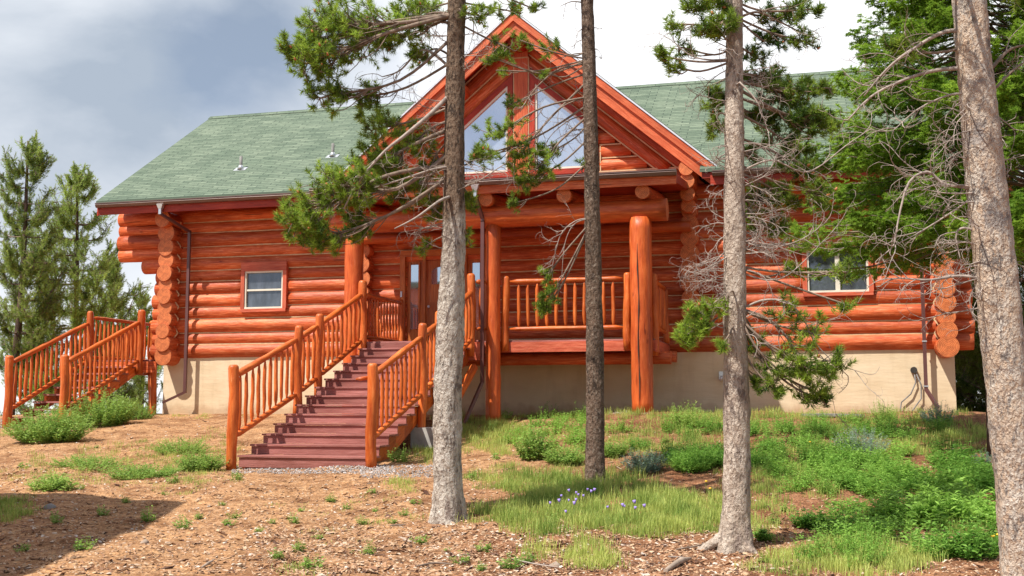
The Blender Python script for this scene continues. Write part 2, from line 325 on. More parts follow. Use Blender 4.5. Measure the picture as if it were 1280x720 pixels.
class MB:                                            # gathers shapes (world metres) into ONE mesh
    def __init__(s): s.v = []; s.f = []; s.uv = []; s.mi = []; s.sm = []
    def face(s, pts, uv, mi=0, sm=False):
        b = len(s.v); s.v += [tuple(p) for p in pts]; s.f.append(list(range(b, b + len(pts)))); s.uv.append(uv); s.mi.append(mi); s.sm.append(sm)
    def poly(s, pts, axis, mi=0, off=(0, 0)):
        P = [np.array(p, float) for p in pts]; n = np.zeros(3)
        for i in range(len(P)): n += np.cross(P[i], P[(i + 1) % len(P)])
        n /= (np.linalg.norm(n) + 1e-9); a = np.array(axis, float); a /= np.linalg.norm(a)
        b = np.cross(n, a)
        if np.linalg.norm(b) < .3:
            a = np.array([1, 0, 0]) if abs(n[0]) < .7 else np.array([0, 1, 0]); b = np.cross(n, a)
        a = a - n * np.dot(n, a); a /= np.linalg.norm(a); b = np.cross(n, a)
        s.face(P, [(float(np.dot(p, a)) + off[0], float(np.dot(p, b)) + off[1]) for p in P], mi)
    def prism(s, pts, ext, axis=None, mi=0):
        P = [np.array(p, float) for p in pts]; e = np.array(ext, float); Q = [p + e for p in P]
        n = np.zeros(3)
        for i in range(len(P)): n += np.cross(P[i], P[(i + 1) % len(P)])
        if np.dot(n, e) > 0: P = P[::-1]; Q = Q[::-1]
        if axis is None: axis = e
        off = (random.random() * 30, random.random() * 30)
        s.poly(P, axis, mi, off); s.poly(Q[::-1], axis, mi, off)
        k = len(P)
        for i in range(k):
            j = (i + 1) % k; s.poly([P[i], Q[i], Q[j], P[j]], axis, mi, off)
    def box(s, x0, x1, y0, y1, z0, z1, mi=0):
        d = [x1 - x0, y1 - y0, z1 - z0]; ax = [0, 0, 0]; ax[int(np.argmax(d))] = 1
        s.prism([(x0, y0, z0), (x1, y0, z0), (x1, y1, z0), (x0, y1, z0)], (0, 0, z1 - z0), ax, mi)
    def bar(s, p, q, w, h, mi=0, up=(0, 0, 1)):
        p = np.array(p, float); q = np.array(q, float); d = q - p; d /= np.linalg.norm(d)
        r = np.cross(d, np.array(up, float)); r /= np.linalg.norm(r); u = np.cross(r, d)
        s.prism([p - r * w / 2 - u * h / 2, p + r * w / 2 - u * h / 2, p + r * w / 2 + u * h / 2, p - r * w / 2 + u * h / 2], q - p, None, mi)
    def tube(s, pts, rad, sides=12, mi=0, endmi=None, cap=True, jit=0, smooth=True):
        P = np.array(pts, float); n = len(P); rad = np.broadcast_to(np.array(rad, float), (n,))
        T = np.gradient(P, axis=0); T /= (np.linalg.norm(T, axis=1)[:, None] + 1e-9)
        ref = np.array([0, 0, 1.]) if abs(T[0][2]) < .9 else np.array([1., 0, 0])
        U = np.cross(T[0], ref); U /= np.linalg.norm(U)
        rings = []; L = 0; ou = random.random() * 40; ov = random.random() * 40; b0 = len(s.v); ls = []
        ang = np.linspace(0, 2 * math.pi, sides, endpoint=False)
        for i in range(n):
            if i: L += np.linalg.norm(P[i] - P[i - 1])
            U = U - T[i] * np.dot(U, T[i]); U /= (np.linalg.norm(U) + 1e-9); V = np.cross(T[i], U)
            rr = rad[i] * (1 + (jit * (RNG.random(sides) - .5) if jit else 0))
            ring = P[i] + (np.cos(ang) * rr)[:, None] * U + (np.sin(ang) * rr)[:, None] * V
            s.v += [tuple(x) for x in ring]; ls.append(L)
        w = 2 * math.pi * float(np.mean(rad)) / sides
        for i in range(n - 1):
            for k in range(sides):
                a = b0 + i * sides + k; b = b0 + i * sides + (k + 1) % sides
                s.f.append([a, b, b + sides, a + sides]); s.mi.append(mi); s.sm.append(smooth)
                s.uv.append([(ls[i] + ou, k * w + ov), (ls[i] + ou, (k + 1) * w + ov), (ls[i + 1] + ou, (k + 1) * w + ov), (ls[i + 1] + ou, k * w + ov)])
        if cap:
            em = mi if endmi is None else endmi
            for i, sgn in ((0, -1), (n - 1, 1)):
                base = b0 + i * sides; idx = [base + k for k in range(sides)]
                uv = [(math.cos(a) * rad[i], math.sin(a) * rad[i]) for a in ang]
                if sgn < 0: idx = idx[::-1]; uv = uv[::-1]
                s.f.append(idx); s.uv.append(uv); s.mi.append(em); s.sm.append(False)
    def log(s, p, q, r, mi=0, endmi=1, sides=18, wob=.055, taper=0, ry=None):
        p = np.array(p, float); q = np.array(q, float); L = np.linalg.norm(q - p); n = max(3, int(L / .22))
        t = np.linspace(0, 1, n); pts = p[None] + (q - p)[None] * t[:, None]
        sd = random.random() * 99
        rr = np.array([r * (1 + wob * (mnoise.noise(Vector((x * L * .8 + sd, sd, 0))) * 1.0 + .6 * mnoise.noise(Vector((x * L * 2.7, sd, 3)))) + taper * (x - .5)) for x in t])
        b = len(s.v); s.tube(pts, rr, sides, mi, endmi)
        if len(s.v) > b:                               # surface dents and knots
            dirn = (q - p) / L
            for i in range(b, len(s.v)):
                v = np.array(s.v[i]); a = np.dot(v - p, dirn); c = p + dirn * a; o = v - c
                k = 1 + wob * .7 * mnoise.noise(Vector((v[0] * 1.7 + sd, v[1] * 3 + v[0] * .3, v[2] * 3 + sd)))
                s.v[i] = tuple(c + o * k)
    def build(s, name, mats, parent=None, kind=None):
        if not isinstance(mats, (list, tuple)): mats = [mats]
        me = bpy.data.meshes.new(name); off = wloc(parent) if parent else np.zeros(3)
        V = np.array(s.v, float)
        loc = np.zeros(3)
        if not parent:
            loc = np.array([(V[:, 0].min() + V[:, 0].max()) / 2, (V[:, 1].min() + V[:, 1].max()) / 2, V[:, 2].min()])
            off = loc
        me.from_pydata([tuple(x) for x in (V - off)], [], s.f)
        ul = me.uv_layers.new(name='UVMap'); flat = [c for u in s.uv for c in u]
        ul.data.foreach_set('uv', np.array(flat, np.float32).ravel())
        for m in mats: me.materials.append(m)
        me.polygons.foreach_set('material_index', s.mi); me.polygons.foreach_set('use_smooth', s.sm); me.update()
        o = bpy.data.objects.new(name, me); C.objects.link(o); o.location = tuple(loc)
        if parent: o.parent = parent
        if kind: o['kind'] = kind
        return o

def fastmesh(name, V, nper, tint, mats, parent=None, mi=None, quads=False, origin=None):
    """V (N*nper,3) separate polygons of nper verts with a per-face tint"""
    nf = len(V) // nper; off = wloc(parent) if parent else (np.zeros(3) if origin is None else np.array(origin))
    me = bpy.data.meshes.new(name); me.vertices.add(len(V)); me.vertices.foreach_set('co', (V - off).astype(np.float32).ravel())
    me.loops.add(len(V)); me.loops.foreach_set('vertex_index', np.arange(len(V), dtype=np.int32))
    me.polygons.add(nf); me.polygons.foreach_set('loop_start', np.arange(nf, dtype=np.int32) * nper)
    try: me.polygons.foreach_set('loop_total', np.full(nf, nper, np.int32))
    except Exception: pass
    for m in (mats if isinstance(mats, list) else [mats]): me.materials.append(m)
    if mi is not None: me.polygons.foreach_set('material_index', np.asarray(mi, np.int32))
    a = me.attributes.new('tint', 'FLOAT', 'FACE'); a.data.foreach_set('value', np.asarray(tint, np.float32))
    me.update(); me.validate()
    o = bpy.data.objects.new(name, me); C.objects.link(o)
    if parent: o.parent = parent
    else: o.location = tuple(off)
    return o

def unit(a): return a / (np.linalg.norm(a, axis=-1, keepdims=True) + 1e-9)
def rnd(n): return unit(RNG.normal(size=(n, 3)))

# ------------------------------------------------------------------ ground
def build_ground():
    def axis(lo, hi, fine0, fine1, fs, cs):
        a = [fine0]
        while a[-1] < fine1: a.append(a[-1] + fs)
        s = fs
        while a[-1] < hi: s = min(s * 1.25, cs); a.append(a[-1] + s)
        b = [fine0]; s = fs
        while b[-1] > lo: s = min(s * 1.25, cs); b.append(b[-1] - s)
        return np.array(b[:0:-1] + a)
    xs = axis(-500, 500, -20, 6, .14, 40); ys = axis(-60, 590, 5, 27, .14, 40)
    X, Y = np.meshgrid(xs, ys); Z = height(X, Y)
    fine = np.vectorize(lambda x, y: mnoise.noise(Vector((x * 3, y * 3, 0))) * .016 + mnoise.noise(Vector((x * 9, y * 9, 4))) * .008 if -20 < x < 6 and 5 < y < 27 else 0.)
    Z = Z + fine(X, Y)
    nx, ny = len(xs), len(ys)
    V = np.stack([X.ravel(), Y.ravel(), Z.ravel()], 1)
    i = np.arange(ny - 1)[:, None] * nx + np.arange(nx - 1)[None]; i = i.ravel()
    Fc = np.stack([i, i + 1, i + 1 + nx, i + nx], 1)
    me = bpy.data.meshes.new('ground'); me.from_pydata(V.tolist(), [], Fc.tolist()); me.materials.append(M['dirt'])
    me.polygons.foreach_set('use_smooth', [True] * len(me.polygons))
    o = bpy.data.objects.new('ground', me); C.objects.link(o); o['kind'] = 'structure'
build_ground()

# ------------------------------------------------------------------ the log house
XL, XR = -16.35, 3.0; YW = 26.0; YB = 35.0; CX = -6.69
ZF = 1.18
house = empty('log_house', (CX, YW, ZF), 'red stained log house with green shingled roof and tall central gable over the porch', 'house')
b = MB(); b.box(XL - .05, XR - .02, YW, YB, -2.2, ZF); b.build('foundation', M['stucco'], house)
hts = [.335, .30, .365, .31, .33, .335, .29, .33, .30, .36, .29, .325]
zc = []; z = ZF
for h in hts: zc.append((z, z + h)); z += h
ZT = z
OPEN = [(-14.10, -12.9, 2.49, 3.45), (-.13, 1.31, 2.49, 3.46), (-9.62, -7.62, 1.0, 3.55)]
wall = MB(); chk = MB()
AX = YW + .09
def split(x0, x1, za, zb, openings):
    segs = [(x0, x1)]
    for a, b_, c, d in openings:
        if min(zb, d) - max(za, c) > .12:
            new = []
            for s0, s1 in segs:
                if b_ <= s0 or a >= s1: new.append((s0, s1)); continue
                if a - s0 > .1: new.append((s0, a))
                if s1 - b_ > .1: new.append((b_, s1))
            segs = new
    return segs
for i, (za, zb) in enumerate(zc):
    r = (zb - za) / 2 + random.uniform(.024, .040); zm = (za + zb) / 2
    left = -16.72 + random.uniform(-.05, .05); right = 3.38 + random.uniform(-.05, .05)
    if i >= 8: left = -17.85 + random.uniform(-.06, .06)
    if i == 7: left = -17.1
    if i >= 8: right = 4.3
    for s0, s1 in split(left, right, za, zb, OPEN):
        wall.log((s0, AX, zm), (s1, AX, zm), r)
    if i:
        for s0, s1 in split(XL, XR, za - .15, za + .15, [o for o in OPEN]):
            chk.box(s0, s1, AX - .127, AX, za - .015, za + .017)
# extra courses behind the porch roof, up to the gable sill
zz = ZT
for h in (.33, ):
    wall.log((-10.9, AX, zz + .16), (-2.5, AX, zz + .16), .2); zz += h
wall.build('log_wall', [M['log'], M['end']], house)
def side_wall(X, name):
    w = MB(); zz = ZF + .02
    first = True
    for i in range(12):
        h = .17 if first else hts[(i * 5) % 12]; first = False
        zm = zz + h / 2 - (.08 if i == 0 else 0); ext = 25.50 + random.uniform(-.04, .04)
        if i >= 11: ext = 25.3
        w.log((X, ext, zm), (X, YB + .45, zm), h / 2 + .05 + (.1 if i == 0 else 0), sides=22); zz += h
    while zz < 4.75:
        w.log((X, 25.3, zz + .16), (X, YB + .4, zz + .16), .205, sides=22); zz += .32
    w.build(name, [M['log'], M['end']], house)
side_wall(-16.14, 'side_wall'); side_wall(2.80, 'side_wall')
# cross walls whose log ends poke out through the front wall
for X in (-2.65, -10.73):
    w = MB(); zz = ZF + .1; i = 0
    while zz < 4.4:
        h = hts[(i * 7 + 3) % 12]; w.log((X, 25.62 + random.uniform(-.04, .04), zz + h / 2), (X, 26.6, zz + h / 2), h / 2 + .04, sides=22); zz += h; i += 1
    for k, (zc_, yf) in enumerate([(4.50, 25.40), (4.74, 25.28), (5.02, 25.2), (5.31, 25.14), (5.56, 25.16)]):
        w.log((X, yf, zc_), (X, 26.6, zc_), .17 if k < 4 else .15, sides=22)
    w.build('cross_log_ends', [M['log'], M['end']], house)
# back wall and gable end infill (seen only from the side)
w = MB()
for i, (za, zb) in enumerate(zc): w.log((XL - .4, YB - .1, (za + zb) / 2), (XR + .4, YB - .1, (za + zb) / 2), (zb - za) / 2 + .04, sides=10)
w.build('back_wall', [M['log'], M['end']], house)
# interior core so nothing is see-through
b = MB(); b.box(XL + .2, XR - .2, YW + .16, YB - .2, ZF, 5.0); b.build('inner_wall', M['chink'], house)
chk.build('chinking', M['chink'], house)
# zigzag chinking beside the left and right corner stacks
for X, sgn in ((-15.92, 1), (2.58, -1)):
    zg = MB(); zz = ZF
    for i, h in enumerate(hts[:-1]):
        zg.bar((X, 25.85, zz), (X - sgn * .10, 25.80, zz + h / 2), .03, .03); zg.bar((X - sgn * .10, 25.80, zz + h / 2), (X, 25.85, zz + h), .03, .03); zz += h
    zg.build('corner_chinking', M['chink'], house)

# main roof
RX0, RX1 = -17.87, 4.25; EY, RY = 24.97, 30.5; EZ, RZ = 5.22, 8.83; T = .16
def slab(mb, a, b_, c, d, t, mi=0, uaxis=(1, 0, 0)):    # top polygon and thickness downwards; a->b along u, a->d up slope
    P = [np.array(p, float) for p in (a, b_, c, d)]; Q = [p - np.array([0, 0, t]) for p in P]
    ua = unit(P[1] - P[0]); va = unit(P[3] - P[0])
    def uv(p): return (float(np.dot(p - P[0], ua)), float(np.dot(p - P[0], va)))
    mb.face(P, [uv(p) for p in P], mi)
    mb.face(Q[::-1], [uv(p) for p in Q[::-1]], mi)
    for i in range(4):
        j = (i + 1) % 4; mb.face([P[i], Q[i], Q[j], P[j]], [(0, 0), (0, t), (.1, t), (.1, 0)], mi)
rf = MB()
ZM = EZ + (26.4 - EY + .03) * (RZ - EZ) / (RY - EY + .03)
for xa, xb in ((RX0, CX - 4.36), (CX + 4.36, RX1)):
    slab(rf, (xa, EY - .03, EZ), (xb, EY - .03, EZ), (xb, RY, RZ), (xa, RY, RZ), .07)
def zr(y): return EZ + (y - EY + .03) * (RZ - EZ) / (RY - EY + .03) - .004
for s_ in (-1, 1):
    q = [(CX + s_ * 4.5, 25.3, zr(25.3)), (CX + s_ * 5.0, 25.3, zr(25.3)), (CX + s_ * 5.0, 26.41, zr(26.41)), (CX + s_ * 3.6, 26.41, zr(26.41))]
    if s_ < 0: q = [q[1], q[0], q[3], q[2]]
    slab(rf, *q, .05)
slab(rf, (CX - 4.36, 26.4, ZM), (CX + 4.36, 26.4, ZM), (CX + 4.36, RY, RZ), (CX - 4.36, RY, RZ), .07)
slab(rf, (RX1, 2 * RY - EY, EZ), (RX0, 2 * RY - EY, EZ), (RX0, RY, RZ), (RX1, RY, RZ), .07)
roof = rf.build('roof', M['shingle'], house)
rc = MB(); rc.prism([(RX0 - .01, RY - .16, RZ - .085), (RX0 - .01, RY, RZ + .035), (RX0 - .01, RY + .16, RZ - .085), (RX0 - .01, RY, RZ - .02)], (RX1 - RX0 + .02, 0, 0)); rc.build('ridge_cap', M['shingle'], roof)
sf = MB()
for xa, xb in ((RX0 + .06, CX - 4.4), (CX + 4.4, RX1 - .06)):
    slab(sf, (xa, EY + .03, EZ - .08), (xb, EY + .03, EZ - .08), (xb, RY, RZ - .08), (xa, RY, RZ - .08), .12)
slab(sf, (RX1 - .06, 2 * RY - EY - .03, EZ - .08), (RX0 + .06, 2 * RY - EY - .03, EZ - .08), (RX0 + .06, RY, RZ - .08), (RX1 - .06, RY, RZ - .08), .12)
sf.build('soffit', M['redboard'], house)
for x0, x1 in ((RX0 + .03, -11.3), (-2.1, RX1 - .03)):
    fa = MB(); fa.box(x0, x1, EY + .01, EY + .055, EZ - .36, EZ - .075); fa.build('fascia', M['redboard'], house)
# rake boards at both ends
sl = (RZ - EZ) / (RY - EY)
for X in (RX0 + .02, RX1 - .06):
    k = MB()
    k.prism([(X, EY, EZ - .09), (X, RY, RZ - .09), (X, RY, RZ - .42), (X, EY, EZ - .38)], (.04, 0, 0), (0, 1, sl))
    k.prism([(X, 2 * RY - EY, EZ - .09), (X, RY, RZ - .09), (X, RY, RZ - .42), (X, 2 * RY - EY, EZ - .38)], (.04, 0, 0), (0, -1, sl))
    k.build('rake_board', M['redboard'], house)
# gable end triangles of the long roof
for X in (XL + .1, XR - .3):
    ge = MB(); ge.prism([(X, YW + .3, 5.0), (X, YB - .1, 5.0), (X, RY, RZ - .5)], (.2, 0, 0), (0, 1, 0))
    ge.build('gable_end_wall', M['log'], house)
# gutters
def gutter(name, x0, x1, y, z, par):
    g = MB()
    g.prism([(x0, y, z), (x0, y - .10, z), (x0, y - .125, z - .04), (x0, y - .085, z - .105), (x0, y, z - .105)], (x1 - x0, 0, 0), (1, 0, 0))
    g.box(x0, x1, y - .13, y - .105, z - .012, z + .012)
    o = g.build(name, M['gutter'], par)
    return o
gutter('gutter', RX0 + .03, -11.35, EY + .005, EZ - .075, house); gutter('gutter', -2.05, RX1 - .03, EY + .005, EZ - .075, house)

# cross gable
GY = 25.12; AZ = 9.36; HW = 4.74; EZG = 5.33; gs = (AZ - EZG) / HW
gl = math.atan(gs); cg, sg = math.cos(gl), math.sin(gl)
gr = MB(); gso = MB()
for s in (-1, 1):
    e = CX + s * (HW)
    if s < 0:
        slab(gr, (e, 36, EZG), (e, GY - .06, EZG), (CX, GY - .06, AZ), (CX, 36, AZ), .06)
    else:
        slab(gr, (e, GY - .06, EZG), (e, 36, EZG), (CX, 36, AZ), (CX, GY - .06, AZ), .06)
g_roof = gr.build('roof', M['shingle'], house)
dr = MB(); brd = MB(); lowb = MB()
for s in (-1, 1):
    e = CX + s * HW
    def pt(x, dz, y): return (x, y, AZ - gs * abs(x - CX) - dz)
    def strip(mb, d0, d1, y0, y1, ext=0.0, mi=0):
        xa, xb = CX, e + s * ext
        P = [pt(xa, d0, y0), pt(xb, d0, y0), pt(xb, d1, y0), pt(xa, d1, y0)]
        mb.prism(P, (0, y1 - y0, 0), (s, 0, -gs), mi)
    strip(dr, .02, .065, GY - .085, GY - .065, .0)
    strip(brd, .075, .27, GY - .06, GY, .0)
    strip(lowb, .27, .56, GY, GY + .05, -.12)
    strip(gso, .10, .20, GY + .055, YW + .3, -.1)
dr.build('drip_edge', M['drip'], house); brd.build('upper_barge_board', M['board'], house); lowb.build('lower_barge_board', M['board'], house)
gso.build('gable_soffit', M['redboard'], house)
# gable wall: sloping log rafters, king post, infill, windows
gw = MB(); gch = MB(); YG = 26.05
SZ = 5.42                                               # sill level
for s in (-1, 1):
    for d, r in ((.50, .205), (.93, .205)):
        # axis follows the roof slope d (vertical metres) below it
        zt = AZ - d; x0 = CX + s * .02; xe = CX + s * (zt - SZ - .02) / gs
        gw.log((x0, YG, AZ - d - .02), (xe, YG, AZ - d - gs * abs(xe - CX)), r)
    for d in (.29, .715, 1.15):
        xe = CX + s * (AZ - d - SZ) / gs
        gch.bar((CX + s * .14, YG - .19 + (.045 if d > .3 else .0), AZ - d - gs * .14), (xe, YG - .19 + (.045 if d > .3 else 0), SZ + .02), .03, .035, up=(0, 1, 0))
    # infill behind
    gw.prism([(CX, YG + .02, AZ - .35), (CX + s * 4.4, YG + .02, SZ - .35), (CX, YG + .02, SZ - .35)], (0, .1, 0), (1, 0, 0))
    # short horizontal logs outside the windows
    for k, zc_ in enumerate((5.66, 5.98, 6.3)):
        xo = (AZ - 1.12 - zc_) / gs
        if xo > 1.85: gw.log((CX + s * 1.83, YG + .01, zc_), (CX + s * xo, YG + .01, zc_), .165)
    for zc_ in (5.82, 6.14):
        xo = (AZ - 1.16 - zc_) / gs; gch.box(min(CX + s * 1.9, CX + s * xo), max(CX + s * 1.9, CX + s * xo), YG - .125, YG, zc_ - .014, zc_ + .014)
    gch.box(CX + s * 1.93 - .015, CX + s * 1.93 + .015, YG - .155, YG, SZ + .08, 6.1)
# sill log and chink line
gw.log((-10.75, YG - .02, SZ - .14), (-2.65, YG - .02, SZ - .14), .2)
gch.box(-10.6, -2.75, YG - .17, YG, SZ + .045, SZ + .08)
gw.build('gable_log_wall', [M['log'], M['end']], house); gch.build('gable_chinking', M['chink'], house)
kp = MB(); kp.box(CX - .17, CX + .17, YG - .25, YG, SZ + .08, AZ - .75); kp.build('king_post', M['board'], house)
kc = MB()
for s in (-1, 1): kc.box(CX + s * .185 - .013, CX + s * .185 + .013, YG - .235, YG, SZ + .08, AZ - .95)
kc.box(CX - .2, CX + .2, YG - .262, YG - .2, AZ - .98, AZ - .95); kc.build('king_post_chinking', M['chink'], house)
for s in (-1, 1):
    pu = MB(); pu.log((CX + s * 1.5, GY + .12, AZ - .44 - gs * 1.5), (CX + s * 1.5, 26.4, AZ - .44 - gs * 1.5), .19, sides=22)
    pu.build('purlin', [M['log'], M['end']], house)
rp = MB(); rp.log((CX, GY + .14, AZ - .62), (CX, 26.4, AZ - .62), .22); rp.build('ridge_pole', [M['redboard'], M['redboard']], house)
for s in (-1, 1):
    xi, xo = CX + s * .34, CX + s * 1.72; z0 = SZ + .17; d = 1.33
    zi, zo = AZ - d - gs * .34, AZ - d - gs * 1.72
    outer = [(xi, z0), (xo, z0), (xo, zo), (xi, zi)]
    cx_ = sum(p[0] for p in outer) / 4; cz_ = sum(p[1] for p in outer) / 4
    def inset(P, w):
        out = []
        n = len(P)
        for i in range(n):
            p0, p1, p2 = P[i - 1], P[i], P[(i + 1) % n]
            def nrm(a, b_):
                dx, dz = b_[0] - a[0], b_[1] - a[1]; l = math.hypot(dx, dz); nx, nz = -dz / l, dx / l
                if nx * (cx_ - a[0]) + nz * (cz_ - a[1]) < 0: nx, nz = -nx, -nz
                return nx, nz
            n1 = nrm(p0, p1); n2 = nrm(p1, p2); det = n1[0] * n2[1] - n1[1] * n2[0]
            c1 = n1[0] * p1[0] + n1[1] * p1[1] + w; c2 = n2[0] * p1[0] + n2[1] * p1[1] + w
            out.append(((c1 * n2[1] - c2 * n1[1]) / det, (n1[0] * c2 - n2[0] * c1) / det))
        return out
    def ringm(P, Q, y0, y1, mat, name, par):
        m_ = MB()
        for i in range(4):
            j = (i + 1) % 4
            m_.prism([(P[i][0], y0, P[i][1]), (P[j][0], y0, P[j][1]), (Q[j][0], y0, Q[j][1]), (Q[i][0], y0, Q[i][1])], (0, y1 - y0, 0), (P[j][0] - P[i][0], 0, P[j][1] - P[i][1]))
        return m_.build(name, mat, par)
    big = inset(outer, -.13); inn = inset(outer, .05)
    tr = ringm(big, outer, YG - .245, YG - .05, M['redboard'], 'gable_window', house)
    ringm(outer, inn, YG - .215, YG - .05, M['white'], 'frame', tr)
    pn = MB(); pn.prism([(p[0], YG - .165, p[1]) for p in inn], (0, .02, 0)); pn.build('pane', M['glass_bright'], tr)

# ordinary windows
def window(x0, x1, z0, z1, twin=False):
    y = 25.83; t = .10
    m_ = MB()
    m_.box(x0 - t, x1 + t, y, YW + .1, z1, z1 + t * 2.3); m_.box(x0 - t * .9, x1 + t * .9, y + .003, YW + .1, z0 - t * .8, z0)
    m_.box(x0 - t, x0, y + .005, YW + .1, z0, z1); m_.box(x1, x1 + t, y + .005, YW + .1, z0, z1)
    wn = m_.build('window', M['trim'], house)
    f = MB(); yy = y + .03; w = .045
    f.box(x0, x1, yy, yy + .1, z1 - w, z1); f.box(x0, x1, yy - .01, yy + .1, z0, z0 + w)
    f.box(x0, x0 + w, yy + .002, yy + .1, z0 + w, z1 - w); f.box(x1 - w, x1, yy + .002, yy + .1, z0 + w, z1 - w)
    xm = (x0 + x1) / 2; zm = (z0 + z1) / 2
    if twin:
        f.box(xm - .05, xm + .05, yy - .003, yy + .1, z0 + w, z1 - w)
        f.box(x0 + w, xm - .05, yy + .02, yy + .1, zm - .025, zm + .02); f.box(xm + .05, x1 - w, yy + .02, yy + .1, zm - .025, zm + .02)
    else:
        f.box(x0 + w, x1 - w, yy + .02, yy + .1, zm - .025, zm + .02)
    f.build('frame', M['white'], wn)
    g = MB(); g.box(x0 + w, x1 - w, yy + .06, yy + .08, z0 + w, z1 - w); g.build('pane', M['glass_dark'], wn)
    bb = MB(); bb.box(x0 - .05, x1 + .05, yy + .1, YW + .2, z0 - .05, z1 + .05); bb.build('window_recess', M['black'], wn)
window(-14.04, -12.96, 2.40, 3.37); window(-.07, 1.25, 2.46, 3.42, True)

# front door with sidelights
DX0, DX1 = -9.66, -7.62; DZ = 1.357; DT = 3.60
m_ = MB(); yf = 25.83
m_.box(DX0 - .13, DX0, yf, 26.1, DZ, DT); m_.box(DX1, DX1 + .13, yf, 26.1, DZ, DT); m_.box(DX0 - .13, DX1 + .13, yf - .01, 26.1, DT, DT + .15)
for x in (DX0 + .46, DX1 - .52): m_.box(x, x + .07, yf + .03, 26.1, DZ, DT)
m_.build('door_frame', M['doorwood'], house)
d_ = MB(); dx0, dx1 = DX0 + .53, DX1 - .52; dm = (dx0 + dx1) / 2
d_.box(dx0, dx1, yf + .1, yf + .15, DZ + .02, DT)
for x0_, x1_, z0_, z1_ in ((dx0 + .1, dm - .05, DZ + .2, DZ + 1.1), (dm + .05, dx1 - .1, DZ + .2, DZ + 1.1)): d_.box(x0_, x1_, yf + .075, yf + .1, z0_, z1_)
door = d_.build('front_door', M['doorwood'], house)
g = MB(); pts = [(dx0 + .14, DZ + 1.55), (dx1 - .14, DZ + 1.55)]; w_ = (dx1 - dx0 - .28) / 2
pts += [(dm + w_ * math.cos(a), DZ + 1.86 + .12 * math.sin(a)) for a in np.linspace(0, math.pi, 9)]
g.prism([(p[0], yf + .08, p[1]) for p in pts], (0, .019, 0)); g.build('pane', M['glass_bright'], door)
g = MB(); g.tube([(dx0 + .08, yf + .09, DZ + 1.0), (dx0 + .08, yf + .03, DZ + 1.0)], .03, 10); g.build('handle', M['silver'], door)
for x0_, x1_ in ((DX0, DX0 + .46), (DX1 - .45, DX1)):
    s_ = MB(); s_.box(x0_ + .0, x1_, yf + .10, yf + .15, DZ, DT); sd = s_.build('sidelight', M['doorwood'], house)
    g = MB(); g.box(x0_ + .13, x1_ - .13, yf + .085, yf + .0995, DZ + .45, DT - .2); g.build('pane', M['glass_bright'], sd)
    g = MB()
    for a, b_, c, e in ((x0_ + .09, x0_ + .13, DZ + .4, DT - .15), (x1_ - .13, x1_ - .09, DZ + .4, DT - .15)): g.box(a, b_, yf + .07, yf + .0995, c, e)
    g.build('sidelight_trim', M['doorwood'], sd)
g = MB(); g.box(DX0 - .105, DX0 - .06, yf - .02, yf, 2.60, 2.74); g.build('doorbell', M['silver'], house)

# porch: posts, beam, rafters, low roof, gutter
YP = 23.35; PX = (-9.94, -6.68, -3.44)
for i, x in enumerate(PX):
    p = MB(); zb = float(height(x, YP)) - .05; r = (.215, .165, .225)[i]
    if i == 1:
        p.log((x, YP, zb), (x, YP, 3.87), r, wob=.09)
    else: p.log((x, YP - .025, zb), (x, YP - .025, 3.90), r, wob=.07, taper=-.05)
    po = p.build('porch_post', [M['post'], M['end']], house)
    if i == 2:
        c = MB(); c.tube([(x - .03 + .012 * math.sin(k), YP - .036 - r, zb + .2 + k * .28) for k in range(13)], [.002] + [.010 * (1 + .5 * math.sin(k * 2.3)) for k in range(11)] + [.002], 6); c.build('drying_crack', M['black'], po)
p = MB(); p.log((-10.5, YP, 4.06), (-2.87, YP, 4.06), .235, wob=.03, sides=22)
p.log((-10.75, 25.5, 4.02), (-2.6, 25.5, 4.02), .13)
p.build('porch_beam', [M['post'], M['end']], house)
for x in (-10.2, -8.45, -6.75, -5.02, -3.34):
    p = MB(); p.log((x, 22.98, 4.40), (x, 26.0, 4.72), .155, sides=20); p.build('porch_rafter', [M['log'], M['end']], house)
p = MB()
p.prism([(-10.78, 22.90, 4.56), (-10.78, 26.0, 4.90), (-10.78, 26.0, 5.08), (-10.78, 22.90, 4.74)], (8.14, 0, 0), (1, 0, 0))
p.build('porch_roof', M['redboard'], house)
p = MB(); p.box(-10.8, -2.62, 22.86, 22.9, 4.50, 4.76); p.build('porch_fascia', M['log'], house)
gutter('porch_gutter', -10.8, -2.6, 22.855, 4.78, house)
# side brackets closing the porch roof to the wall
# deck
dk = MB(); DL, DR = -9.72, -3.2
n = 20; y0 = 23.12
for k in range(n):
    ya = y0 + k * .137; xr_ = -6.95 if ya < 23.5 else DR
    dk.box(DL, xr_, ya, ya + .131, DZ - .035, DZ)
deck = dk.build('porch_deck', M['tread'], house)
p = MB(); p.box(-6.95, DR + .02, 23.50, 23.54, 1.10, 1.32); p.box(DR, DR + .04, 23.545, 25.85, 1.08, 1.32); p.build('deck_rim', M['trim'], house); p = MB(); p.box(DL - .04, DL, 23.13, 25.85, 1.08, 1.32)
p.build('deck_rim', M['trim'], house); p = MB(); p.box(-7.4, -6.9, 23.08, 23.118, .92, 1.31); p.build('deck_rim', M['trim'], house)
p = MB(); p.log((-9.7, 24.3, .98), (-2.95, 24.3, .98), .14); p.log((-9.7, 25.75, 1.06), (-3.0, 25.75, 1.06), .13)
for x in np.arange(-9.4, -3.2, .6): p.box(x, x + .05, 23.56, 25.8, 1.13, 1.315)
p.build('deck_joists', M['log'], house)

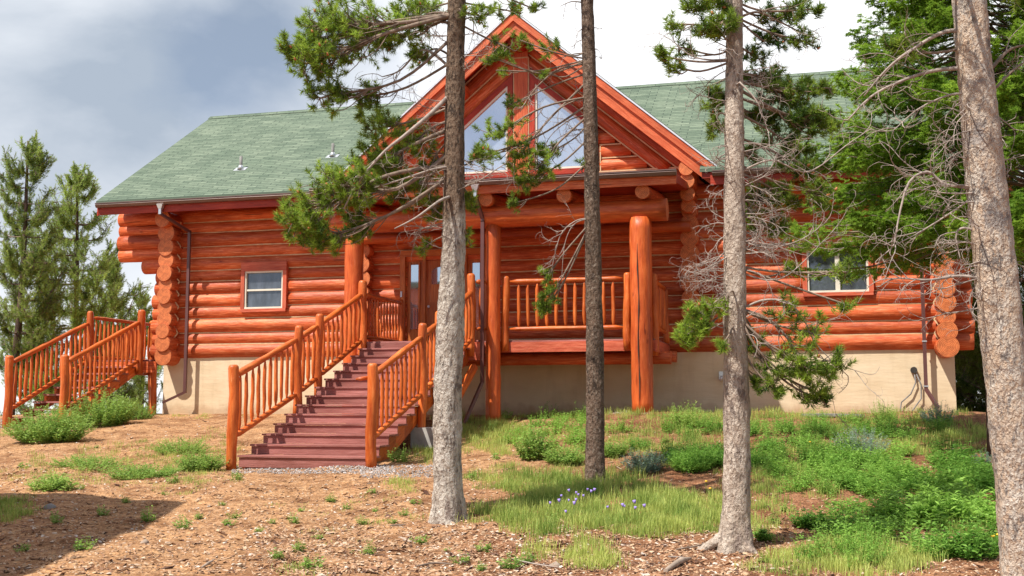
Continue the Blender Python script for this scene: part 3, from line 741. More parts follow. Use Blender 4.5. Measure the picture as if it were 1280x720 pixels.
# ---- log railings
def baluster(a, b_, r=.033):
    m_ = MB(); a = np.array(a, float); b_ = np.array(b_, float); t = np.array([0, .06, .12, .3, .55, .85, .93, 1.0])
    k = np.array([.45, .6, .95, 1.05, 1.0, .95, .6, .4]) * r * random.uniform(.9, 1.12)
    pts = a + (b_ - a) * t[:, None]; pts[3:6, :2] += RNG.normal(size=(3, 2)) * .005; k = k * (1 + RNG.normal(size=8) * .06)
    m_.tube(pts, k, 8); return m_
def rail_log(a, b_, r, knob=True):
    m_ = MB(); a = np.array(a, float); b_ = np.array(b_, float); L = np.linalg.norm(b_ - a); n = max(6, int(L / .15)); t = np.linspace(0, 1, n)
    rr = np.array([r * (1 + .22 * mnoise.noise(Vector((x * L * 2.2 + a[0] * 3, a[1], b_[2])))) for x in t])
    if knob: rr[0] *= .45; rr[-1] *= .45; 
    m_.tube(a + (b_ - a) * t[:, None], rr, 12); return m_
def post_log(x, y, z0, z1, r):
    m_ = MB(); zs = np.concatenate([np.linspace(z0, z1 - .06, 9), [z1 - .025, z1]])
    rr = np.array([r * (1 + .16 * mnoise.noise(Vector((x * 3, y * 5, q * 3.1)))) for q in zs]); rr[-2] *= .9; rr[-1] *= .62
    m_.tube([(x + .014 * math.sin(q * 3.7 + x * 7), y + .008 * math.sin(q * 5), q) for q in zs], rr, 14); return m_
def rail_run(par, a_top, b_top, a_bot, b_bot, spacing=.155, rt=.055, rb=.05, br=.033, m=0.1):
    rail_log(a_top, b_top, rt).build('top_rail', M['rail'], par); rail_log(a_bot, b_bot, rb).build('bottom_rail', M['rail'], par)
    a_top, b_top, a_bot, b_bot = [np.array(q, float) for q in (a_top, b_top, a_bot, b_bot)]
    L = np.linalg.norm((b_top - a_top)[:2]); n = max(1, int(round((L - m) / spacing)))
    for k in range(n):
        t = (k + .5 + (m / 2 / spacing)) / (n + m / spacing)
        p0 = a_bot + (b_bot - a_bot) * t; p1 = a_top + (b_top - a_top) * t
        baluster(p0 + [0, 0, rb * .6], p1 - [0, 0, rt * .6], br).build('baluster', M['rail'], par)
def railing(name, loc, par, label=None):
    o = bpy.data.objects.new(name, None); C.objects.link(o); o.location = tuple(np.array(loc) - wloc(par)); o.parent = par; o.empty_display_size = .1
    return o
rr_ = railing('porch_railing', (-5.1, 23.5, DZ), house)
for x in (-6.44, -3.76): post_log(x, 23.47, 1.12, 2.76, .088).build('railing_post', M['rail'], rr_)
rail_run(rr_, (-6.34, 23.48, 2.64), (-3.86, 23.48, 2.64), (-6.34, 23.48, 1.60), (-3.86, 23.48, 1.60), .208, .052, .052, .042, .2)
r2 = railing('porch_railing', (-7.1, 23.3, DZ), house)
post_log(-7.10, 23.1, 1.0, 2.80, .088).build('railing_post', M['rail'], r2)
rail_log((-7.0, 23.12, 2.62), (-6.83, 23.3, 2.62), .05).build('top_rail', M['rail'], r2); rail_log((-7.0, 23.12, 1.6), (-6.83, 23.3, 1.6), .045).build('bottom_rail', M['rail'], r2)
baluster((-6.92, 23.2, 1.62), (-6.92, 23.2, 2.58), .04).build('baluster', M['rail'], r2)
r3 = railing('porch_railing', (-9.66, 24.3, DZ), house)
post_log(-9.66, 25.62, DZ, 2.52, .07).build('railing_post', M['rail'], r3)
rail_run(r3, (-9.66, 23.2, 2.43), (-9.66, 25.58, 2.43), (-9.66, 23.2, 1.48), (-9.66, 25.58, 1.48), .19, .045, .04, .03)
r4 = railing('porch_railing', (DR, 24.4, DZ), house)
post_log(DR - .02, 25.6, DZ, 2.6, .07).build('railing_post', M['rail'], r4); post_log(DR - .02, 23.75, 1.0, 2.75, .075).build('railing_post', M['rail'], r4)
rail_run(r4, (DR - .02, 23.8, 2.6), (DR - .02, 25.58, 2.6), (DR - .02, 23.8, 1.6), (DR - .02, 25.58, 1.6), .2, .045, .04, .035)

# ---- downspouts and wall fittings
def pipe(pts, w, h, name, mat, par=house):
    m_ = MB()
    for a, b_ in zip(pts[:-1], pts[1:]):
        a = np.array(a, float); b_ = np.array(b_, float); d = unit(b_ - a)
        up = (0, 0, 1) if abs(d[2]) < .9 else (0, 1, 0)
        m_.bar(a - d * .0, b_ + d * .02, w, h, up=up)
    return m_.build(name, mat, par)
def outlet(x, y, z, par):
    m_ = MB(); m_.prism([(x - .09, y - .06, z), (x + .09, y - .06, z), (x + .045, y - .04, z - .12), (x - .045, y - .04, z - .12)], (0, .1, 0)); m_.box(x - .035, x + .035, y - .035, y + .035, z - .26, z - .12)
    m_.build('outlet', M['silver'], par)
s1 = pipe([(-15.95, 24.92, 4.80), (-15.60, 25.72, 4.45), (-15.60, 25.74, 4.45), (-15.60, 25.74, .28), (-16.1, 25.55, .02)], .075, .06, 'downspout', M['spout']); outlet(-15.95, 24.91, 5.05, s1)
s2 = pipe([(-6.93, 22.8, 4.45), (-6.86, 23.13, 4.0), (-6.86, 23.13, 3.95), (-6.86, 23.13, .45), (-7.15, 22.8, float(height(-7.15, 22.8)) + .08)], .075, .06, 'downspout', M['spout']); outlet(-6.93, 22.8, 4.68, s2)
s3 = pipe([(2.35, 24.9, 4.95), (2.35, 25.72, 4.5), (2.35, 25.74, 4.45), (2.35, 25.74, .30), (2.55, 25.55, -.08)], .075, .06, 'downspout', M['spout'])
m_ = MB()
for z_ in (.35, 1.32): m_.box(2.30, 2.40, 25.70, 25.78, z_, z_ + .03)
m_.build('strap', M['silver'], s3)
m_ = MB(); m_.tube([(2.13, 25.99, .72), (2.13, 25.9, .72)], .07, 14); m_.build('round_vent', M['black'], house)
for pts in ([(2.14, 25.93, .64), (2.16, 25.93, .45), (2.05, 25.93, .2), (1.85, 25.93, .02), (1.82, 25.93, -.15), (1.82, 25.93, -.3)], [(2.17, 25.93, .66), (2.27, 25.93, .4), (2.26, 25.93, .1), (2.1, 25.93, -.12), (2.0, 25.93, -.3)]):
    m_ = MB(); m_.tube(pts, .016, 6); m_.build('conduit', M['grey'], house)
m_ = MB(); m_.tube([(-2.0, 25.99, .60), (-2.0, 25.88, .60), (-2.03, 25.84, .52)], [.03, .03, .035], 10); m_.box(-2.07, -1.93, 25.97, 26.0, .55, .72); m_.build('wall_tap', M['silver'], house)
# roof vents
def on_roof(px, py):
    r = ray(px, py); n_ = np.array([0, -sl, 1.]); p0 = np.array([0, EY, EZ]); return r * (np.dot(n_, p0) / np.dot(n_, r))
for px, py in ((301, 212), (416, 196)):
    p = on_roof(px, py); m_ = MB(); m_.tube([p + [0, 0, -.1], p + [0, 0, .36]], .04, 12); v = m_.build('vent_pipe', M['grey'], house)
    m_ = MB(); u_ = unit(np.array([0, 1, sl])); q = p + unit(np.array([0, -sl, 1.])) * .012
    m_.prism([q + [-.17, 0, 0] - u_ * .11, q + [.17, 0, 0] - u_ * .11, q + [.17, 0, 0] + u_ * .11, q + [-.17, 0, 0] + u_ * .11], unit(np.array([0, -sl, 1.])) * .01)
    m_.tube([p, p + [0, 0, .12]], [.10, .05], 12); m_.build('flashing', M['silver'], v)

# ------------------------------------------------------------------ front staircase
SXL, SXR = -9.52, -7.10; SY0 = 17.45; SY1 = 23.08; NR = 14; SZ0 = -1.055; rise = (DZ - SZ0) / NR; run = (SY1 - SY0) / (NR - 1)
st = empty('front_staircase', ((SXL + SXR) / 2, SY0, SZ0), 'wide staircase with maroon treads and orange log handrails climbing to the front porch', 'stairs')
for k in range(NR - 1):
    y = SY0 + k * run; z = SZ0 + (k + 1) * rise
    m_ = MB(); m_.box(SXL, SXR, y - .025, y + run * .52, z - .032, z); m_.box(SXL, SXR, y + run * .54, y + run + .02, z - .034, z - .002); m_.build('tread', M['tread'], st)
for k in range(NR):
    y = SY0 + k * run; z = SZ0 + k * rise
    m_ = MB(); m_.box(SXL + .02, SXR - .02, y, y + .025, z + (.002 if k else -.03), z + rise - .036); m_.build('riser', M['tread'], st)
for x in (SXL + .06, (SXL + SXR) / 2, SXR - .12):
    m_ = MB(); P = []
    for k in range(NR):
        y = SY0 + k * run + .03; P += [(x, y, SZ0 + k * rise), (x, y, SZ0 + (k + 1) * rise - .04)]
    P += [(x, SY1 + .03, DZ - .45), (x, SY0 + .5, SZ0 - .12), (x, SY0 + .03, SZ0 - .1)]
    # split in simple quads so every face is convex
    for k in range(NR - 1):
        y = SY0 + k * run + .03; zt = SZ0 + (k + 1) * rise - .04; zb0 = max(SZ0 - .1, zt - .42); zb1 = max(SZ0 - .1, zt + rise - .42)
        m_.prism([(x, y, zt), (x, y + run, zt), (x, y + run, zb1), (x, y, zb0)], (.06, 0, 0), (0, 1, .4))
    m_.build('stringer', M['rail'], st)
def rz(y, knots): return float(np.interp(y, [k[0] for k in knots], [k[1] for k in knots]))
TOPK = [(17.45, .47), (19.9, 1.25), (20.82, 1.57), (23.1, 2.42)]; BOTK = [(17.45, -.58), (19.9, .19), (20.82, .53), (23.1, 1.40)]
for side, x in (('l', SXL - .10), ('r', SXR + .03)):
    rl = railing('handrail', (x, SY0, SZ0), st)
    ys = [17.42, 19.9, 20.82, 23.1]; tops = [.66, 1.50, 1.80, 2.72]
    for i, y in enumerate(ys):
        if side == 'r' and i == 3: continue
        gz = float(height(x, y)) - .08
        post_log(x, y, gz if (i == 0 or side == 'r') else rz(y, BOTK) - .45, tops[i], .092 if i in (0, 3) else .085).build('post', M['rail'], rl)
    for y0_, y1_ in zip(ys[:-1], ys[1:]):
        a, c = y0_ + .07, y1_ - .07
        rail_run(rl, (x, a, rz(a, TOPK)), (x, c, rz(c, TOPK)), (x, a, rz(a, BOTK)), (x, c, rz(c, BOTK)), .235, .058, .052, .037, .1)
    if side == 'r':
        m_ = MB(); m_.tube([(x - .08, 17.42, .42), (x - .2, 17.38, .40), (x - .27, 17.36, .40)], [.03, .035, .012], 8); m_.build('branch_stub', M['rail'], rl)
        m_ = MB(); m_.log((x + .12, 19.9, -.9), (x + .12, 22.8, .75), .09, endmi=0); m_.build('brace', M['rail'], rl)
m_ = MB(); m_.box(SXR - .12, SXR + .35, 19.7, 20.3, -1.1, -.45); m_.build('footing', M['concrete'], st)
for x in (SXL + .2, SXR - .2):
    m_ = MB(); m_.log((x, 22.0, -.8), (x, 22.0, .75), .08, endmi=0); m_.build('support_post', M['rail'], st)

# ------------------------------------------------------------------ side deck and stair on the left
s2s = empty('side_staircase', (-17.9, 24.4, -.4), 'smaller log stair and landing with rails at the left end of the house', 'stairs')
AXL, BXR = -18.62, -17.08
m_ = MB()
for k in range(22): m_.box(AXL - .05, -16.75, 26.0 + k * .14, 26.0 + k * .14 + .133, 1.10, 1.14)
m_.build('landing', M['tread'], s2s)
m_ = MB(); m_.box(AXL - .05, -16.6, 25.94, 25.98, .80, 1.09); m_.box(AXL - .09, AXL - .05, 25.98, 29.1, .80, 1.09); m_.build('landing_rim', M['log'], s2s)
for x, y in ((-16.75, 26.1), (-16.9, 28.9), (AXL, 28.9), (AXL, 26.1)):
    post_log(x, y, float(height(x, y)) - .1, 1.05, .09).build('support_post', M['rail'], s2s)
n2 = 9; ra = (1.14 + .50) / n2; ru = 3.0 / (n2 - 1)
for k in range(n2 - 1):
    y = 22.95 + k * ru; z = -.50 + (k + 1) * ra
    m_ = MB(); m_.box(AXL + .08, BXR - .08, y - .02, y + ru + .02, z - .04, z); m_.build('tread', M['tread'], s2s)
for x in (AXL + .1, BXR - .16):
    m_ = MB()
    for k in range(n2 - 1):
        y = 22.95 + k * ru; zt = -.50 + (k + 1) * ra - .045; m_.prism([(x, y, zt), (x, y + ru, zt), (x, y + ru, zt + ra - .35), (x, y, zt - .35)], (.06, 0, 0), (0, 1, .5))
    m_.build('stringer', M['rail'], s2s)
for x in (AXL, BXR):
    rl = railing('handrail', (x, 23, -.4), s2s)
    post_log(x, 22.9, float(height(x, 22.9)) - .1, 1.14, .10).build('post', M['rail'], rl)
    post_log(x, 25.95, .76, 2.45, .095).build('post', M['rail'], rl)
    rail_run(rl, (x, 22.98, .98), (x, 25.88, 2.12), (x, 22.98, -.15), (x, 25.88, 1.12), .185, .06, .055, .036, .1)
rl = railing('landing_railing', (AXL, 27.4, 1.14), s2s)
rail_run(rl, (AXL, 26.05, 2.28), (AXL, 28.85, 2.28), (AXL, 26.05, 1.22), (AXL, 28.85, 1.22), .19, .05, .045, .036, .1)
post_log(AXL, 28.9, 1.1, 2.4, .09).build('post', M['rail'], rl)
rl = railing('landing_railing', (-17.7, 28.9, 1.14), s2s)
rail_run(rl, (AXL + .1, 28.9, 2.2), (-16.6, 28.9, 2.2), (AXL + .1, 28.9, 1.25), (-16.6, 28.9, 1.25), .19, .05, .045, .036, .1)

# ------------------------------------------------------------------ small things by the house
pp = np.array([-6.83, 23.75, DZ])
m_ = MB(); m_.tube([pp, pp + [0, 0, .03], pp + [0, 0, .20], pp + [0, 0, .22]], [.07, .085, .11, .115], 14); o = m_.build('flower_pot', M['bluepot']); tag(o, 'small blue pot on the porch deck behind the centre downspout', 'pot')
pg = G1(1040, 522); m_ = MB()
m_.prism([pg + np.array(v) for v in ((-.55, -.1, .02), (.1, -.16, .02), (.62, -.05, .01), (.5, .12, .02), (-.3, .14, .03), (-.6, .05, .02))], (0, 0, .05)); o = m_.build('stone_slab', M['grey']); tag(o, 'flat dark grey slab lying in the weeds against the right foundation', 'slab')

# ------------------------------------------------------------------ trees
def spline(ctrl, n):
    Pc = np.array(ctrl, float); m = len(Pc); t = np.linspace(0, m - 1, n); out = []
    for x in t:
        i = min(int(x), m - 2); f = x - i
        p0 = Pc[max(i - 1, 0)]; p1 = Pc[i]; p2 = Pc[i + 1]; p3 = Pc[min(i + 2, m - 1)]
        out.append(.5 * ((2 * p1) + (-p0 + p2) * f + (2 * p0 - 5 * p1 + 4 * p2 - p3) * f * f + (-p0 + 3 * p1 - 3 * p2 + p3) * f ** 3))
    return np.array(out)
class Needles:
    def __init__(s): s.P = []; s.A = []; s.L = []; s.T = []; s.S = []
    def add(s, p, a, L, t=.5, shoot=.06): s.P.append(p); s.A.append(a); s.L.append(L); s.T.append(t); s.S.append(shoot)
    def tris(s, k, w, spread=1.0):
        P = np.repeat(np.array(s.P), k, 0); A = unit(np.repeat(np.array(s.A), k, 0)); L = np.repeat(np.array(s.L), k) ; T_ = np.repeat(np.array(s.T), k); S = np.repeat(np.array(s.S), k)
        n = len(P); r = rnd(n); r = unit(r - A * np.sum(r * A, 1, keepdims=True))
        f = RNG.random(n); d = unit(A * (.15 + .75 * f[:, None]) + r * (1.15 - .5 * f[:, None]) * spread)
        b = P - A * (S * (1 - f) * 1.3)[:, None]; L = L * RNG.uniform(.7, 1.15, n)
        sd = unit(np.cross(d, rnd(n))) * w / 2
        V = np.stack([b - sd, b + sd, b + d * L[:, None]], 1).reshape(-1, 3)
        t = np.clip(T_ + RNG.normal(0, .13, n) + .12 * f, 0, 1)
        return V, t
def curl_twig(mb, p, d, L, r0, curl=.5, n=7, depthn=1, grav=0.):
    d = unit(np.array(d, float)); ax = rnd(1)[0]; pts = [np.array(p, float)]; ang = curl * random.uniform(.3, 1.3) * 2.2 / n
    for i in range(n):
        d = unit(d + np.cross(ax, d) * ang + RNG.normal(size=3) * .10 + np.array([0, 0, grav])); pts.append(pts[-1] + d * L / n)
        if depthn > 0 and i > 0 and random.random() < .75:
            curl_twig(mb, pts[-1], d + rnd(1)[0] * 1.1, L * random.uniform(.25, .6), r0 * .5, curl * 1.4, 5, depthn - 1, grav)
    mb.tube(pts, np.linspace(r0, r0 * .3, len(pts)), 4, cap=False)
    return pts

def big_pine(name, label, basepx, trunkpx, mat, clumps, dead, topz, limbs=(), kneedle=44, flare=1.25, group='tall pines in front of the house', cones=True):
    g = G1(*basepx); d = depth(g); mpp = d / F
    root = empty(name, g, label, 'pine tree', group)
    pts = []; rad = []
    for px, py, w in trunkpx: pts.append(at(px, py, d)); rad.append(w * mpp / 2)
    pts[0] = g - np.array([0, 0, .12])
    last = pts[-1]; dirn = unit(pts[-1] - pts[-2]); hz = topz
    k = (hz - last[2]) / dirn[2]; pts.append(last + dirn * k * .5); rad.append(rad[-1] * .6); pts.append(last + dirn * k); rad.append(.015)
    TP = spline(pts, 260); ZR = np.interp(np.linspace(0, len(pts) - 1, 260), np.arange(len(pts)), rad)
    h0 = TP[0][2]
    ZR = ZR * (1 + (flare - 1) * np.exp(-(TP[:, 2] - h0) / .22))
    mb = MB(); mb.tube(TP, ZR, 36, jit=0)
    for i, v in enumerate(mb.v):
        j = i // 36; c = TP[min(j, 259)]; o = np.array(v) - c
        nn = mnoise.noise(Vector((v[0] * 7, v[1] * 7, v[2] * 3))) * .08 + mnoise.noise(Vector((v[0] * 22, v[1] * 22, v[2] * 7))) * .07 + mnoise.noise(Vector((v[0] * 60, v[1] * 60, v[2] * 18))) * .055
        a = math.atan2(o[1], o[0]); fl = math.exp(-(v[2] - h0 - .1) / .15) if v[2] < h0 + .8 else 0
        nn += .18 * fl * math.sin(a * 4 + g[0] * 3)
        mb.v[i] = tuple(c + o * (1 + nn))
    mb.build('trunk', mat, root)
    def trunk_at(z):
        j = int(np.argmin(np.abs(TP[:, 2] - z))); return TP[j], ZR[j]
    lb = MB(); nd = Needles(); dt = MB(); cn = MB()
    for cl in clumps:
        px, py, rx, ry, n, apx = cl[:6]; dd = cl[6] if len(cl) > 6 else random.uniform(-.5, .5)
        tn = cl[7] if len(cl) > 7 else .5
        c = at(px, py, d + dd); A, ra_ = trunk_at(at(px, apx, d)[2]) if apx is not None else trunk_at(c[2] + .3)
        rxm, rym = rx * mpp, ry * mpp
        mid = (A + c) / 2 + np.array([0, 0, -.14 * np.linalg.norm(c - A) * random.uniform(-.6, 1)]) + rnd(1)[0] * .10
        end = c + unit(c - A) * rxm * .4
        S = spline([A, mid, c, end], 16); lr = min(ra_ * .3, .008 + .004 * np.linalg.norm(c - A) + .00022 * n)
        lb.tube(S, np.linspace(lr, .008, 16), 7, cap=False)
        S2 = S[5:]
        side = unit(np.cross(unit(c - A), [0, 0, 1.]))
        for k_ in range(int(n * 1.25)):
            u = rnd(1)[0] * random.random() ** .45; tip = c + RT * u[0] * rxm + FW * u[1] * rxm * .8 + np.array([0, 0, u[2] * rym])
            j = int(np.argmin(np.linalg.norm(S2 - tip, axis=1))); j = max(0, j - random.randint(0, 3)); s0 = S2[j]
            m1 = s0 * .5 + tip * .5 + rnd(1)[0] * np.linalg.norm(tip - s0) * .16 + np.array([0, 0, -.03])
            tw = spline([s0, m1, tip], 6); lb.tube(tw, np.linspace(.007, .0035, 6), 4, cap=False)
            ax = unit(tw[-1] - tw[-3] + np.array([0, 0, .35]) * np.linalg.norm(tw[-1] - tw[-3]) * 2)
            t0 = tn + random.uniform(-.3, .3)
            nd.add(tip + ax * .03, ax, .080, t0 + .1, .07)
            for q in range(random.randint(0, 2)):
                p_ = tw[random.randint(3, 5)] ; a2 = unit(ax + rnd(1)[0] * .9); L_ = random.uniform(.05, .11)
                lb.tube([p_, p_ + a2 * L_], [.004, .003], 4, cap=False); nd.add(p_ + a2 * L_, a2, .068, t0 + random.uniform(-.25, .1), .06)
            if cones and random.random() < .10:
                cp = tip + rnd(1)[0] * .02; lb.tube([cp, cp + ax * .012, cp + ax * .04], [.009, .018, .006], 6, 1)
    for lm in limbs:                                       # bare limbs: pixel polylines
        path, r0, twn, mt = lm
        S = spline([at(x, y, d + q) for x, y, q in path], 18)
        a0, _ = trunk_at(S[0][2]); S[0] = a0 if np.linalg.norm(a0 - S[0]) < .8 else S[0]
        (lb if mt == 'b' else dt).tube(S, np.linspace(r0, r0 * .3, 18), 7)
        for k_ in range(twn):
            j = random.randint(5, 17); curl_twig(dt, S[j], unit(S[j] - S[j - 2]) + rnd(1)[0] * .9, random.uniform(.2, .5), .005, .9, 7, 1, -.02)
    for px, py, rx, ry, n, side in dead:                   # dead twiggy sprays on the stem
        for k_ in range(int(math.ceil(n * .7))):
            yy = py + random.uniform(-ry, ry); A, ra_ = trunk_at(at(px, yy, d)[2])
            s_ = side if side else random.choice((-1, 1))
            dr_ = unit(RT * s_ + FW * random.uniform(-.7, .5) + np.array([0, 0, random.uniform(-.6, .35)]))
            curl_twig(dt, A + dr_ * ra_ * .7, dr_, rx * mpp * random.uniform(.5, 1.15), .0068, .8, 9, 2, -.02)
    # crown above the frame
    top = TP[-1][2]; z = max(at(640, -30, d)[2] + .0, 3.2)
    while z < top - .1:
        f = (z - 3.2) / (top - 3.2)
        for q in range(2):
            A, ra_ = trunk_at(z); an = random.uniform(0, 2 * math.pi); L = (1.5 * (1 - f) + .25) * random.uniform(.6, 1.1)
            dv = np.array([math.cos(an), math.sin(an), .15]); e = A + dv * L
            S = spline([A, (A + e) / 2 + [0, 0, -.06], e + [0, 0, .08]], 8); lb.tube(S, np.linspace(.022, .006, 8), 5, cap=False)
            for w_ in range(int(7 + 9 * (1 - f))):
                s0 = S[random.randint(3, 7)]; u = rnd(1)[0]; tip = s0 + u * np.array([.32, .32, .2]); lb.tube([s0, tip], [.006, .004], 4, cap=False)
                nd.add(tip, unit(u + [0, 0, .6]), .065, .5, .08); nd.add(s0 * .4 + tip * .6, unit(u + [0, 0, .4]), .065, .4, .08)
        z += .33
    lb.build('branches', [M['limb'], M['cone']], root)
    if dt.v: dt.build('dead_branches', M['twig'], root)
    if cn.v: cn.build('cones', M['cone'], root)
    V, t = nd.tris(kneedle, .0085, 1.1); fastmesh('crown', V, 3, t, M['needle'], root)
    return root, d

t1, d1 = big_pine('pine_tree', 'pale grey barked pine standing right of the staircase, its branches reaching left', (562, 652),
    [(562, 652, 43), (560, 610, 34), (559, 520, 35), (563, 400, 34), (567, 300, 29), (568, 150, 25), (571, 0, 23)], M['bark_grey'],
    [(425, 30, 62, 36, 110, 15, -.3), (395, 75, 45, 32, 75, 15, -.4), (370, 60, 26, 24, 30, 15, -.3), (465, 45, 42, 34, 50, 15, .2), (512, 20, 36, 24, 34, 20, .1), (410, 120, 28, 26, 30, 40, -.3, .35),
     (457, 122, 22, 26, 24, 75, .0), (525, 70, 24, 22, 18, 75, .2), (508, 40, 30, 20, 20, 20, 0), (538, 12, 24, 16, 16, 0, .3),
     (382, 268, 36, 40, 75, 205, -.4), (430, 232, 46, 34, 85, 190, -.3), (475, 205, 42, 34, 70, 160, .1), (505, 240, 34, 30, 40, 180, .3, .35), (400, 300, 32, 22, 34, 215, -.3), (445, 285, 30, 24, 34, 210, .1, .35),
     (520, 175, 30, 28, 32, 150, .2), (475, 160, 28, 24, 26, 130, 0), (540, 205, 22, 30, 22, 170, .2, .35),
     (545, 260, 24, 26, 18, 240, .4, .3), (590, 250, 16, 18, 10, 240, .2, .4), (600, 20, 26, 22, 14, 0, -.2), (632, 58, 20, 22, 11, 30, -.2, .35), (640, 14, 30, 14, 9, 0, .2, .4), (660, 8, 26, 10, 6, -20, 0, .4), (598, 195, 22, 20, 10, 200, .1, .4),
     (585, 300, 14, 12, 5, 270, .1, .5), (530, 310, 10, 10, 4, 290, .1, .5)],
    [(568, 60, 60, 60, 8, -1), (568, 60, 50, 60, 6, 1), (566, 200, 70, 90, 14, -1), (568, 240, 45, 80, 6, 1), (565, 300, 50, 30, 7, -1)], 9.3,
    [([(562, 246, -.1), (548, 252, -.3), (520, 272, -.5), (493, 286, -.6)], .022, 0, 'd'),
     ([(565, 116, 0), (535, 145, -.2), (505, 170, -.3), (480, 190, -.4), (450, 225, -.4), (430, 260, -.4)], .03, 10, 'd'),
     ([(566, 88, 0), (530, 62, .1), (500, 88, .1), (478, 96, .1)], .02, 8, 'd'), ([(566, 30, 0), (545, 28, 0), (520, 45, 0), (470, 35, -.2)], .022, 8, 'b'),
     ([(566, 208, 0), (540, 212, -.2), (500, 225, -.3), (450, 240, -.3), (410, 250, -.35)], .016, 12, 'd'),
     ([(570, 238, 0), (600, 225, -.1), (620, 212, -.1), (635, 202, -.1)], .012, 5, 'd'), ([(566, 275, 0), (530, 285, .1), (505, 290, .1)], .010, 4, 'd'),
     ([(572, 30, 0), (590, 22, 0), (592, 45, .1)], .012, 3, 'd')])
t2, d2 = big_pine('pine_tree', 'slim dark barked pine with bare drooping twigs in front of the porch railing', (744, 604),
    [(744, 604, 28), (744, 570, 23), (744, 450, 22), (741, 300, 20), (738, 150, 18), (734, 0, 16)], M['bark_dark'],
    [(690, 60, 14, 20, 9, 60, -.1, .35), (685, 92, 10, 10, 3, 80, 0, .35), (655, 52, 12, 12, 5, 75, -.2, .3), (615, 72, 14, 10, 6, 75, -.2, .35), (625, 88, 10, 8, 3, 75, 0, .3), (624, 165, 30, 22, 22, 120, -.2, .45), (600, 195, 20, 18, 12, 130, -.1, .45), (648, 195, 22, 24, 26, 100, 0, .4), (676, 205, 24, 26, 28, 140, -.1, .45), (640, 130, 16, 16, 8, 90, 0, .35), (688, 190, 14, 14, 9, 150, .1, .4),
     (655, 228, 22, 16, 14, 170, 0, .4), (640, 255, 10, 12, 5, 200, 0, .35), (683, 345, 9, 14, 7, 275, -.1, .35), (686, 375, 12, 20, 14, 275, -.1, .4), (678, 390, 10, 12, 7, 275, -.1, .4), (730, 205, 6, 8, 3, 215, 0, .4)],
    [(738, 60, 26, 50, 4, -1), (740, 160, 34, 60, 7, -1), (738, 40, 14, 40, 3, 1)], 8.6,
    [([(734, 79, 0), (700, 86, 0), (680, 100, -.1), (662, 120, -.1), (650, 140, -.1)], .018, 8, 'b'),
     ([(736, 120, 0), (705, 132, 0), (685, 150, 0), (670, 175, -.1)], .012, 7, 'b'), ([(736, 143, 0), (712, 150, 0), (690, 168, 0), (676, 190, -.1)], .011, 7, 'b'),
     ([(736, 160, 0), (712, 165, .1), (690, 178, 0)], .010, 5, 'b'), ([(734, 66, 0), (715, 68, 0), (696, 74, 0)], .012, 2, 'b'), ([(733, 4, 0), (715, 2, 0), (700, 8, 0)], .012, 2, 'b'),
     ([(738, 273, 0), (720, 276, -.1), (703, 290, -.15), (695, 312, -.15), (688, 345, -.15)], .012, 9, 'd'), ([(738, 273, 0), (718, 280, -.2), (706, 305, -.2), (702, 350, -.2)], .009, 5, 'd')], flare=1.15, cones=False)
